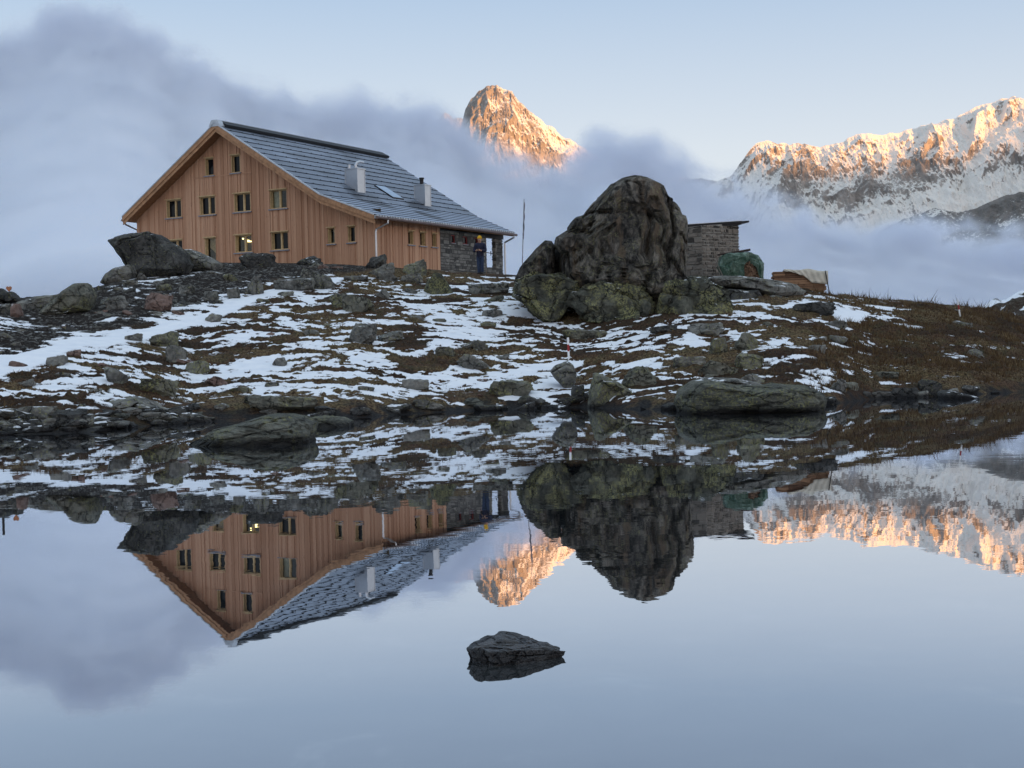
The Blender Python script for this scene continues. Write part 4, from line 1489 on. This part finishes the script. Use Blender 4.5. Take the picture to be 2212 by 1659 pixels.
# left slope, one stepped sheet (turned away from the water)
mb.hexa([(A0, 9.72, 14.06 - ZB), (A1, 9.72, 14.06 - ZB), (A1, 16.71, 9.5 - ZB), (A0, 16.71, 9.5 - ZB), (A0, 9.72, 14.13 - ZB), (A1, 9.72, 14.13 - ZB), (A1, 16.73, 9.57 - ZB), (A0, 16.73, 9.57 - ZB)], .5, 0)
roof = mb.build('roof', [M_ROOF, M_BUTT], house)
mb = MB()            # boarded underside
for (ga, za), (gb, zb) in zip(PROF, PROF[1:]):
    e0, e1 = (13.35, 14.8) if ga < 0 else (14.8, 14.8)
    mb.hexa([(A0 + .03, ga, za - .24 - ZB), (e0, ga, za - .24 - ZB), (e1, gb, zb - .24 - ZB), (A0 + .03, gb, zb - .24 - ZB), (A0 + .03, ga, za - .004 - ZB), (e0, ga, za - .004 - ZB), (e1, gb, zb - .004 - ZB), (A0 + .03, gb, zb - .004 - ZB)])
mb.build('soffit', W_SOFFIT, house)


def strip(mb, off0, off1, a0, a1):
    """a board along the verge profile between two depths under the roof line"""
    for (ga, za), (gb, zb) in zip(PROF, PROF[1:]):
        mb.hexa([(a0, ga, za - off1 - ZB), (a1, ga, za - off1 - ZB), (a1, gb, zb - off1 - ZB), (a0, gb, zb - off1 - ZB), (a0, ga, za - off0 - ZB), (a1, ga, za - off0 - ZB), (a1, gb, zb - off0 - ZB), (a0, gb, zb - off0 - ZB)])


mb = MB()
strip(mb, .0, .25, A0 - .03, A0 + .03)
strip(mb, .24, .44, A0 + .031, A0 + .08)
mb.build('barge_board', W_FASCIA, house)
mb = MB()
strip(mb, -.075, -.004, A0 - .06, A0 + .05)
mb.build('verge_flashing', M_FLASH, house)
mb = MB()
mb.hexa([(A0 + .35, 9.25, 13.92 - ZB), (A1 + .04, 9.25, 13.92 - ZB), (A1 + .04, 9.70, 14.14 - ZB), (A0 + .35, 9.70, 14.14 - ZB), (A0 + .35, 9.20, 14.06 - ZB), (A1 + .04, 9.20, 14.06 - ZB), (A1 + .04, 9.70, 14.32 - ZB), (A0 + .35, 9.70, 14.32 - ZB)], .1, 0)
mb.hexa([(A0 + .35, 9.71, 14.14 - ZB), (A1 + .04, 9.71, 14.14 - ZB), (A1 + .04, 10.1, 13.95 - ZB), (A0 + .35, 10.1, 13.95 - ZB), (A0 + .35, 9.71, 14.32 - ZB), (A1 + .04, 9.71, 14.32 - ZB), (A1 + .04, 10.15, 14.08 - ZB), (A0 + .35, 10.15, 14.08 - ZB)], .1, 0)
rc = mb.build('ridge_cap', M_BUTT, house)
mb = MB()
mb.hexa([(A0 - .06, 9.3, 13.95 - ZB), (A0 + .34, 9.3, 13.95 - ZB), (A0 + .34, 10.1, 13.95 - ZB), (A0 - .06, 10.1, 13.95 - ZB), (A0 - .06, 9.5, 14.30 - ZB), (A0 + .34, 9.5, 14.30 - ZB), (A0 + .34, 9.9, 14.30 - ZB), (A0 - .06, 9.9, 14.30 - ZB)])
mb.tube([(A0 + .36, 9.7, 14.33 - ZB), (A1, 9.7, 14.33 - ZB)], .03, 6)
mb.build('cap_flashing', M_FLASH, rc)
# eave trim and gutters
mb = MB()
mb.box(A0 + .02, 13.4, -.66, -.60, 8.33 - ZB, 8.50 - ZB)
for k in range(60):
    x = A0 + .05 + k * .2375
    mb.box(x, x + .15, -.76, -.66, 8.44 + .03 * random.random() - ZB, 8.52 - ZB)
mb.build('eave_trim', M_FLASH, house)
mb = MB()
mb.tube([(A0 + .02, -.74, 8.38 - ZB), (13.52, -.74, 8.36 - ZB)], .075, 8)
mb.build('gutter', M_DPIPE, house)
mb = MB()
mb.tube([(A0 + .02, 16.80, 9.36 - ZB), (1., 16.80, 9.34 - ZB)], .06, 8)
mb.build('gutter', M_DPIPE, house)
mb = MB()
mb.tube([(.12, -.74, 8.33 - ZB), (.11, -.74, 8.16 - ZB), (-.02, -.12, 7.88 - ZB), (-.06, -.10, 7.75 - ZB), (-.06, -.10, 4.8 - ZB)], .05, 8)
mb.build('downpipe', M_METAL, house)
mb = MB()
mb.tube([(13.2, -.74, 8.33 - ZB), (13.2, -.74, 8.2 - ZB), (13.2, -.10, 7.93 - ZB), (13.2, -.10, 7.8 - ZB), (13.2, -.10, 4.8 - ZB)], .055, 8)
mb.build('downpipe', M_METAL, house)
mb = MB()
mb.tube([(-.6, 16.80, 9.32 - ZB), (-.6, 16.80, 9.15 - ZB), (.15, 16.62, 8.86 - ZB), (.15, 16.62, 7.5 - ZB)], .05, 8)
mb.build('downpipe', M_DPIPE, house)


def chimney(a0, a1, g0, g1, ztop, label):
    zf, zb = roofz(g0) - .1, roofz(g1) - .1
    mb = MB()
    mb.hexa([(a0, g0, zf - ZB), (a1, g0, zf - ZB), (a1, g1, zb - ZB), (a0, g1, zb - ZB), (a0, g0, ztop - ZB), (a1, g0, ztop - ZB), (a1, g1, ztop - ZB), (a0, g1, ztop - ZB)])
    mb.box(a0 - .04, a1 + .04, g0 - .04, g1 + .04, ztop + .002 - ZB, ztop + .06 - ZB)
    for x, y in ((a0, g0), (a1, g0), (a0, g1)):
        mb.box(x - .02, x + .02, y - .02, y + .02, roofz(y) - .05 - ZB, ztop - ZB)
    return mb.build('chimney', M_METAL, house, label=label)


c1 = chimney(3.72, 4.42, 3.70, 4.52, 11.66, 'wider sheet-metal chimney with a bent pipe')
mb = MB()
mb.tube([(4.0, 4.0, 11.7 - ZB), (4.0, 4.0, 11.88 - ZB), (4.06, 3.96, 12.02 - ZB), (4.2, 3.88, 12.10 - ZB), (4.42, 3.76, 12.06 - ZB)], .085, 10)
mb.tube([(3.9, 4.36, 11.7 - ZB), (3.9, 4.36, 11.95 - ZB)], .09, 10)
mb.build('flue_pipe', M_METAL, c1)
c2 = chimney(9.72, 10.35, 3.22, 3.95, 11.28, 'narrower sheet-metal chimney with a short dark pipe')
mb = MB()
mb.tube([(10.0, 3.6, 11.3 - ZB), (10.0, 3.6, 11.66 - ZB)], .11, 10)
mb.tube([(10.0, 3.6, 11.67 - ZB), (10.0, 3.6, 11.76 - ZB)], .15, 10)
mb.build('flue_pipe', M_BLACK, c2)
# skylight, set just above the plates
sg0, sg1 = 3.52, 4.80
mb = MB()
dz_ = .12
mb.hexa([(6.88, sg0, roofz(sg0) - ZB), (7.98, sg0, roofz(sg0) - ZB), (7.98, sg1, roofz(sg1) - ZB), (6.88, sg1, roofz(sg1) - ZB), (6.88, sg0, roofz(sg0) + dz_ - ZB), (7.98, sg0, roofz(sg0) + dz_ - ZB), (7.98, sg1, roofz(sg1) + dz_ - ZB), (6.88, sg1, roofz(sg1) + dz_ - ZB)])
sk_ = mb.build('skylight', M_BLACK, house)
mb = MB()
mb.hexa([(6.93, sg0 + .04, roofz(sg0 + .04) + dz_ + .004 - ZB), (7.93, sg0 + .04, roofz(sg0 + .04) + dz_ + .004 - ZB), (7.93, sg1 - .04, roofz(sg1 - .04) + dz_ + .004 - ZB), (6.93, sg1 - .04, roofz(sg1 - .04) + dz_ + .004 - ZB),
         (6.93, sg0 + .04, roofz(sg0 + .04) + dz_ + .014 - ZB), (7.93, sg0 + .04, roofz(sg0 + .04) + dz_ + .014 - ZB), (7.93, sg1 - .04, roofz(sg1 - .04) + dz_ + .014 - ZB), (6.93, sg1 - .04, roofz(sg1 - .04) + dz_ + .014 - ZB)])
mb.build('pane', flat('frosty_skylight_glass', (.22, .31, .42), .12, spec=.8, var=.08), sk_)

# ----------------------------------------------------------------- stone hut behind the huge boulder
YH = 61.0
hb = at(1517, 560, YH)
he = at(1597, 560, YH + 1.5)
hd = at(1440, 560, YH + 1.1)
hub = empty('stone_hut', (hb[0], hb[1], 4.0), label='small rubble-stone hut with a sloping single-pitch roof behind the huge boulder', cat='hut')
tz = lambda x, y, Y: at(x, y, Y)[2]
zt_b, zt_e, zt_d = tz(1517, 487, YH), tz(1597, 482, YH + 1.5), tz(1440, 496, YH + 1.1)
L_ = lambda p: (p[0] - hb[0], p[1] - hb[1])
mb = MB()
rr = random.Random(9)
LBE = math.dist(L_(hb), L_(he))
LDB = math.dist(L_(hd), L_(hb))
stone_wall(mb, L_(hd), L_(hb), -.2, lambda u: zt_d + (zt_b - zt_d) * u / LDB - 4., [], rr, .12, .26, .2, .6, .06, .022)
stone_wall(mb, L_(hb), L_(he), -.2, lambda u: zt_b + (zt_e - zt_b) * u / LBE - 4., [], rr, .10, .20, .12, .32, .045, .024)
bk = (he[0] + hd[0] - hb[0], he[1] + hd[1] - hb[1])
base = [L_(hd), L_(hb), L_(he), L_(bk)]
ins = [(x * .985 + (0 if i != 1 else 0), y + (.012 if i == 1 else 0)) for i, (x, y) in enumerate(base)]
tops = [zt_d - 4, zt_b - 4, zt_e - 4, zt_e - 4 + .05]
mb.hexa([(x, y, -.2) for x, y in ins] + [(x, y, z) for (x, y), z in zip(ins, tops)], .4, 1)
mb.build('wall', [M_HUTST, M_MORTAR], hub)
mb = MB()
r0 = at(1425, 489, YH + .7); r1 = at(1616.5, 476.5, YH + 1.2)
def roofslab(mb, dz0, dz1, sx=0., mi=0):
    f0 = (r0[0] - hb[0], r0[1] - hb[1] - .35, r0[2] - 4); f1 = (r1[0] - hb[0] + sx, r1[1] - hb[1] - .2, r1[2] - 4)
    b1 = (f1[0] - .1, f1[1] + 3.2, f1[2] + .12); b0 = (f0[0], f0[1] + 3.2, f0[2] + .12)
    mb.hexa([(p[0], p[1], p[2] + dz0) for p in (f0, f1, b1, b0)] + [(p[0], p[1], p[2] + dz1) for p in (f0, f1, b1, b0)], None, mi)
roofslab(mb, -.10, -.02)
roofslab(mb, -.19, -.103, -.35)
roofp = mb.build('roof', M_BLACK, hub)
mb = MB()
roofslab(mb, -.018, .015, -.3)
mb.build('snow_cover', flat('thin_roof_snow', (.75, .78, .83), .7, var=.1), roofp)

# firewood under its green sheet
def mat_tarp():
    m, t = mat('green_plastic_sheet')
    v = t.coord('Object')
    n1 = t.noise(v, 3., 4, .6, 1.2)
    c = t.ramp(n1, [(.3, (.020, .052, .034)), (.55, (.050, .105, .072)), (.72, (.20, .28, .23))])
    t.out(c, .32, t.bump(n1, .12, .8), spec=.5)
    return m


YF = 59.3
KT = (1481.2, 466.3, .1488)
fw = empty('firewood_pile', at(1600, 604, YF), label='split firewood stacked under a crumpled green plastic sheet beside the stone hut', cat='firewood')
fl = Vector(fw.location)
def tr_tarp(poly, Y, th, seed, name, mtl, boxy, amp, ledges):
    o = traced(conv(poly, *KT), Y, th, mtl, None, name=name, amp=amp, scale=2.2, ledges=ledges, seed=seed, boxy=boxy, parent=fw, cat=None, sub=5)
    o.location = Vector(o.location) - fl
    return o
tr_tarp([(468, 720), (500, 600), (565, 545), (900, 528), (900, 640), (835, 720), (840, 960), (560, 940), (490, 800)], YF, .55, 51, 'plastic_sheet', mat_tarp(), .45, .06, .05)
tr_tarp([(850, 535), (900, 528), (1040, 570), (1085, 640), (1122, 690), (1118, 800), (1108, 960), (1062, 960), (1062, 700), (1050, 690), (900, 645), (850, 660)], YF + .25, .5, 52, 'plastic_sheet', mat_tarp(), .45, .04, .04).data
mb = MB()
rng = random.Random(3)
for zi in range(15):
    for xi in range(13):
        p = at(KT[0] + KT[2] * (852 + xi * 16.5 + rng.uniform(-5, 5)), KT[1] + KT[2] * (940 - zi * 19 + rng.uniform(-4, 4)), YF - .05)
        if zi > 13 and not 3 < xi < 9:
            continue
        s = rng.uniform(.026, .042)
        d = rng.uniform(0, .10)
        q = [(p[0] - fl.x + s * c * 1.0, p[1] - fl.y - d, p[2] - fl.z + s * e) for c, e in ((-1, -1), (1, -.8), (.9, 1), (-.7, 1))]
        mb.add(q + [(x, y + .8, z) for x, y, z in q], [(0, 1, 2, 3), (0, 4, 5, 1), (1, 5, 6, 2), (2, 6, 7, 3), (3, 7, 4, 0)])
mb.build('logs', mat_tint('split_log_ends', (.05, .028, .018), (.30, .19, .125), .85), fw, kind='stuff')
mb = MB()
pa, pb = at(1553, 549.5, YF - .35), at(1621, 539, YF - .35)
mb.hexa([(pa[0] - fl.x, pa[1] - fl.y, pa[2] - fl.z - .03), (pb[0] - fl.x, pb[1] - fl.y, pb[2] - fl.z - .05), (pb[0] - fl.x, pb[1] - fl.y + .5, pb[2] - fl.z - .05), (pa[0] - fl.x, pa[1] - fl.y + .5, pa[2] - fl.z - .03),
         (pa[0] - fl.x, pa[1] - fl.y, pa[2] - fl.z + .02), (pb[0] - fl.x, pb[1] - fl.y, pb[2] - fl.z + .04), (pb[0] - fl.x, pb[1] - fl.y + .5, pb[2] - fl.z + .04), (pa[0] - fl.x, pa[1] - fl.y + .5, pa[2] - fl.z + .02)])
mb.build('weight_board', flat('dark_weathered_board', (.04, .025, .022), .7), fw)
lp = MB()
q0, q1 = at(1545, 562, YF - .7), at(1561, 596, YF - .8)
lp.tube([q0, q1], .022, 6)
lp.build('leaning_pole', flat('grey_wood_pole', (.16, .14, .12), .8), None, label='thin grey pole leaning against the green sheet by the hut', cat='pole')

# sawn lumber
YL = 57.5
lum = empty('lumber_stack', at(1735, 632, YL), rz=-.12, label='stack of orange-brown sawn boards half covered with a pale tarpaulin on the right', cat='lumber')
ll = Vector(lum.location)
sc = YL / F
mb = MB()
rng = random.Random(6)
for layer in range(13):
    z0 = -.30 + layer * .092
    full = layer < 8
    x0 = (-65 + rng.uniform(-3, 2)) * sc if layer > 4 else (-42 + rng.uniform(-3, 3)) * sc
    x1 = (46 + rng.uniform(-3, 2)) * sc if layer < 11 else (12 + rng.uniform(-3, 3)) * sc
    for k in range(6):
        y0 = -.45 + k * .16
        cuts = [x0, x0 + (x1 - x0) * rng.uniform(.25, .7), x1]
        for a, b in zip(cuts, cuts[1:]):
            mb.box(a, b - .015, y0 + rng.uniform(-.02, .01), y0 + .15, z0, z0 + .078)
mb.build('board', mat_tint('sawn_larch_boards', (.09, .045, .026), (.36, .21, .12), .75), lum, kind='stuff')
nx, ny = 40, 14
V, Fq = [], []
for i in range(nx):
    x = (-42 + i / (nx - 1) * 92) * sc
    for j in range(ny):
        v = j / (ny - 1)
        edge_ = (-.62 - .05 * math.sin(i * .7)) if v < .5 else .6
        ridge_ = .92 - .10 * max(0, (x / sc - 5) / 45)
        if v < .45:
            y = -.56 - .03 * math.sin(i * 1.1 + j)
            hang = np.interp(x / sc, [-42, -20, 0, 15, 30, 54], [.03, .10, .25, .52, .50, .55])
            z = ridge_ - hang * (1 - v / .45) + .012 * math.sin(i * .35 + j * .4)
            y -= .03 * (1 - v / .45) * abs(math.sin(i * .37))
        else:
            y = -.56 + (v - .45) / .55 * 1.15
            z = ridge_ + .035 * math.sin(i * .31 + 1) * math.sin(v * 5) + .03
        V.append((x, y, z))
for i in range(nx - 1):
    for j in range(ny - 1):
        Fq.append((i * ny + j, (i + 1) * ny + j, (i + 1) * ny + j + 1, i * ny + j + 1))
tp = obj('tarpaulin', V, Fq, flat('pale_canvas', (.52, .48, .40), .75, var=.18, scale=2.5, bumpd=.05), lum, smooth=True)
md = tp.modifiers.new('thickness', 'SOLIDIFY')
md.thickness = .012
mb = MB()
mb.tube([(44 * sc, -.62, .86), (54 * sc, -.66, -.35)], .022, 6)
mb.build('edge_pole', M_BLACK, lum)

# ----------------------------------------------------------------- poles and markers
def ground_xy(x, Y):
    X = (x - 1106) / F * Y
    z, _, _ = terr(np.array([X]), np.array([Y]))
    return np.array([X, Y, float(z[0])])


M_WHITE = flat('white_marker_paint', (.78, .78, .78), .6, var=.06)
M_MRED = flat('red_marker_paint', (.30, .03, .03), .6, var=.1)


def pole_parts(root, base, top, r, bands, names):
    b, t_ = Vector(base), Vector(top)
    for (f0, f1, m), nm in zip(bands, names):
        mb = MB()
        mb.tube([b.lerp(t_, f0) - b, b.lerp(t_, f1) - b], r, 8)
        mb.build(nm, m, root)


gb = ground(1229, 781)
d_ = at(1227, 739, gb[1])
mk = empty('trail_marker', gb, label='short white post with a red band standing behind the upright wedge rock', cat='marker post', group='red and white trail markers')
pole_parts(mk, gb - np.array([0, 0, .15]), d_, .036, [(0, .42, M_WHITE), (.42, .70, M_MRED), (.70, 1, M_WHITE)], ['lower_band', 'red_band', 'upper_band'])
gb = ground(2075, 690)
d_ = at(2068.5, 653, gb[1])
mk = empty('trail_marker', gb, label='thin leaning post, red above and white below, on the brown hill at far right', cat='marker post', group='red and white trail markers')
pole_parts(mk, gb - np.array([0, 0, .1]), d_, .032, [(0, .5, M_WHITE), (.5, .74, M_MRED), (.74, 1, M_WHITE)], ['lower_band', 'red_band', 'upper_band'])

fb = ground_xy(1132, 64.5)
ft = at(1132, 430, 64.5)
fp = empty('flagpole', fb, label='tall thin pole with a furled grey flag between the house and the huge boulder', cat='flagpole')
mb = MB()
mb.tube([(0, 0, -.3), tuple(ft - fb)], [.028, .018], 8)
mb.build('pole', flat('grey_aluminium_pole', (.30, .30, .32), .4, metal=.5), fp)
mb = MB()
zt = ft[2] - fb[2]
pts, rs = [], []
for k in range(16):
    f_ = 1 - (.15 + k * .115) / zt
    pts.append(((ft - fb)[0] * f_ + .022 + .008 * math.sin(k * 1.3), (ft - fb)[1] * f_ + .012 * math.cos(k), zt * f_))
    rs.append(.022 + .022 * abs(math.sin(k * .8)) * (1 if 2 < k < 14 else .3))
mb.tube(pts, rs, 7)
mb.build('furled_flag', flat('faded_flag_cloth', (.16, .155, .18), .9, var=.5, scale=6), fp, smooth=True)

db = np.array([*at(-8, 650, 52)[:2], at(-8, 655, 52)[2]])
mb = MB()
mb.tube([(0, 0, -.3), (0, 0, at(-5, 585, 52)[2] - db[2])], .05, 8)
mb.build('post', M_BLACK, None, label='dark post on the skyline beyond the left picture edge, seen mirrored in the water', cat='post', loc=tuple(db))

# wooden heart on its rock
hp = at(19.5, 629.5, 51.05)
pts = []
for k in range(28):
    a = 2 * PI * k / 28
    pts.append((16 * math.sin(a) ** 3, 13 * math.cos(a) - 5 * math.cos(2 * a) - 2 * math.cos(3 * a) - math.cos(4 * a)))
k_ = 51 / F * 12 / 32
V = [(x * k_, -.03, z * k_ * 1.15) for x, z in pts] + [(x * k_, .03, z * k_ * 1.15) for x, z in pts]
n = len(pts)
obj('wooden_heart', V, [tuple(range(n)), tuple(range(2 * n - 1, n - 1, -1))] + [(i, i + n, (i + 1) % n + n, (i + 1) % n) for i in range(n)], flat('orange_wood', (.36, .15, .075), .7), loc=tuple(hp + np.array([0, 0, .10])), label='small orange heart-shaped board standing on a rock at far left', cat='ornament')

# ----------------------------------------------------------------- grass
def grass():
    rng = np.random.default_rng(5)
    ok = np.where((T['sn'] < -.06) & (T['soil'] < .4) & (T['wet'] < .4) & (T['s'] > .03) & (T['s'] < 1.04) & (T['px'] > -60) & (T['px'] < 2290))[0]
    w = np.sqrt(T['Y'][ok]) * (1 + 1.2 * (T['px'][ok] > 1750))
    idx = rng.choice(ok, 70000, p=w / w.sum())
    n = len(idx)
    base = np.stack([T['X'][idx] + rng.uniform(-.06, .06, n), T['Y'][idx] + rng.uniform(-.06, .06, n), T['z'][idx] - .02], 1)
    tuft = fbm(base * [1.5, 1.5, 0], 3, 15)
    hgt = rng.uniform(.03, .075, n) * (.5 + 1.3 * sstep(.45, .75, tuft)) * (1 + 1.0 * (T['px'][idx] > 1750))
    # taller seed heads along the right-hand skyline
    sk = (T['s'][idx] > .9) & (T['px'][idx] > 1740) & (rng.random(n) < .5)
    hgt = np.where(sk, hgt * (1 + 2.2 * sstep(.52, .8, tuft) * rng.random(n)), hgt)
    a = rng.uniform(0, 2 * PI, n)
    lean = rng.uniform(-.6, .6, (n, 2)) * hgt[:, None]
    wd = rng.uniform(.008, .02, n)
    t_ = np.stack([np.cos(a) * wd, np.sin(a) * wd * .3, np.zeros(n)], 1)
    tip = base + np.stack([lean[:, 0], lean[:, 1], hgt], 1)
    V = np.empty((n, 3, 3))
    V[:, 0], V[:, 1], V[:, 2] = base - t_, base + t_, tip
    m, t = mat('dry_mountain_grass')
    c = t.ramp(t.attr('tint'), [(0., (.020, .012, .007)), (.4, (.052, .031, .017)), (.75, (.105, .068, .035)), (1., (.20, .15, .08))])
    t.out(c, .9, spec=.1)
    tint = np.repeat(np.clip(rng.random(n) * .6 + (tuft - .3) * .9, 0, 1), 3)
    obj('grass', V.reshape(-1, 3), np.arange(n * 3).reshape(n, 3), m, attrs={'tint': tint}, kind='stuff')


grass()

# ----------------------------------------------------------------- the person
def skinned(name, pts, edges, mtl, parent, levels=2):
    """pts: list of (x, y, z, radius); grows one continuous surface round the edges"""
    me = bpy.data.meshes.new(name)
    me.from_pydata([p[:3] for p in pts], edges, [])
    me.materials.append(mtl)
    o = bpy.data.objects.new(name, me)
    link(o, parent)
    s = o.modifiers.new('skin', 'SKIN')
    s.use_smooth_shade = True
    for i, p in enumerate(pts):
        r = p[3] if isinstance(p[3], tuple) else (p[3], p[3])
        me.skin_vertices[0].data[i].radius = r
        me.skin_vertices[0].data[i].use_root = i == 0
    b = o.modifiers.new('round', 'SUBSURF')
    b.levels = b.render_levels = levels
    return o


def chain(*idx):
    return list(zip(idx, idx[1:]))


SKIN = flat('skin', (.42, .24, .17), .6, var=.1)
NAVY = flat('navy_jacket', (.012, .014, .036), .75, var=.4, scale=14, bumpd=.01)
JEANS = flat('blue_jeans', (.026, .042, .085), .85, var=.4, scale=18)
WOOL = flat('yellow_wool', (.55, .31, .02), .95, var=.2, scale=40, bumpd=.004)
BOOT = flat('dark_boots', (.012, .010, .010), .6)
PHONE = flat('black_phone', (.008, .008, .01), .2)

pf = ground_xy(1043.5, 65.6)
pz = min(pf[2], at(1043.5, 593, 65.6)[2])
man = empty('person', (pf[0], pf[1], pz), rz=math.radians(-14), label='person in navy jacket, jeans and yellow beanie looking down at a phone', cat='person')
# faces -Y; x is across the body
B = [
    (0, 0, .95, (.15, .10)), (0, -.005, 1.12, (.135, .095)), (0, 0, 1.30, (.155, .105)), (0, .01, 1.43, (.12, .09)), (0, -.015, 1.52, .055), (0, -.045, 1.60, .075), (0, -.055, 1.68, .092), (0, -.045, 1.75, .075),
    (.19, .01, 1.42, .06), (.25, -.02, 1.12, .045), (.11, -.26, 1.13, .034), (.055, -.31, 1.15, .030),
    (-.19, .01, 1.42, .06), (-.25, -.02, 1.12, .045), (-.12, -.25, 1.13, .034), (-.06, -.31, 1.15, .030),
    (.09, 0, .86, .085), (.10, -.015, .50, .058), (.09, .02, .10, .038), (.09, -.07, .05, .028),
    (-.09, 0, .86, .085), (-.085, -.03, .50, .058), (-.07, .0, .10, .038), (-.08, -.08, .05, .028)]
E_ = chain(0, 1, 2, 3, 4, 5, 6, 7) + chain(3, 8, 9, 10, 11) + chain(3, 12, 13, 14, 15) + chain(0, 16, 17, 18, 19) + chain(0, 20, 21, 22, 23)


def fingers(s, ox, base):
    """four fingers and a thumb closing on the phone; returns points and edges rooted at vertex `base`"""
    P, Q = [], []
    n0 = len(B)
    for k in range(4):
        z = 1.175 - k * .019
        ln = (.036, .041, .038, .029)[k]
        i = n0 + len(P)
        P.extend([(ox - s * .012, -.345, z, .010), (ox - s * .030, -.345 - ln * .7, z - .003, .0088), (ox - s * .048, -.352 - ln * .2, z - .004, .008)])
        Q.extend([(base, i), (i, i + 1), (i + 1, i + 2)])
    i = n0 + len(P)
    P.extend([(ox + s * .004, -.320, 1.188, .012), (ox - s * .020, -.338, 1.205, .010), (ox - s * .040, -.345, 1.205, .0085)])
    Q.extend([(base, i), (i, i + 1), (i + 1, i + 2)])
    return P, Q


for s, ox, base in ((1, .055, 11), (-1, -.06, 15)):
    P, Q = fingers(s, ox, base)
    B += P
    E_ += Q
# nose and ears
nb = len(B)
B += [(0, -.165, 1.655, .014), (.088, -.03, 1.67, .016), (-.088, -.03, 1.67, .016)]
E_ += [(6, nb), (6, nb + 1), (6, nb + 2)]
body = skinned('body', B, E_, SKIN, man)
J = [(0, 0, .74, (.20, .15)), (0, 0, .90, (.205, .15)), (0, -.005, 1.13, (.195, .145)), (0, 0, 1.30, (.21, .15)), (0, .01, 1.43, (.17, .13)), (0, -.01, 1.55, .095),
     (.205, .01, 1.41, .10), (.285, -.02, 1.12, .088), (.135, -.245, 1.125, .066), (-.205, .01, 1.41, .10), (-.285, -.02, 1.12, .088), (-.145, -.235, 1.125, .066)]
skinned('jacket', J, chain(0, 1, 2, 3, 4, 5) + chain(4, 6, 7, 8) + chain(4, 9, 10, 11), NAVY, man)
Tz = [(0, 0, .95, (.17, .12)), (.085, 0, .82, .12), (.09, -.015, .50, .092), (.085, .02, .05, .078), (-.085, 0, .82, .12), (-.08, -.03, .50, .092), (-.07, 0, .05, .078)]
skinned('trousers', Tz, chain(0, 1, 2, 3) + chain(0, 4, 5, 6), JEANS, man)
skinned('beanie', [(0, -.05, 1.665, .125), (0, -.04, 1.76, .130), (0, -.025, 1.88, .075)], chain(0, 1, 2), WOOL, man)
for s in (1, -1):
    skinned('boot', [(s * .085 + .01, .05, .13, .085), (s * .085 + .01, .0, .05, .085), (s * .09 + .01, -.18, .035, .070)], chain(0, 1, 2), BOOT, man)
mb = MB()
mb.box(-.040, .036, -.372, -.360, 1.10, 1.235)
mb.build('phone', PHONE, None, loc=(0, 0, 0), label='small dark phone held by the person at the stone porch', cat='phone')
ph = COL.objects['phone']
ph.location = man.location
ph.rotation_euler = man.rotation_euler
# face: eyes, mouth as small pieces of the head
mb = MB()
for s in (1, -1):
    mb.box(s * .032 - .011, s * .032 + .011, -.146, -.135, 1.672, 1.682)
mb.build('eyes', BOOT, body)
mb = MB()
mb.box(-.022, .022, -.132, -.118, 1.607, 1.615)
mb.build('mouth', M_RED, body)
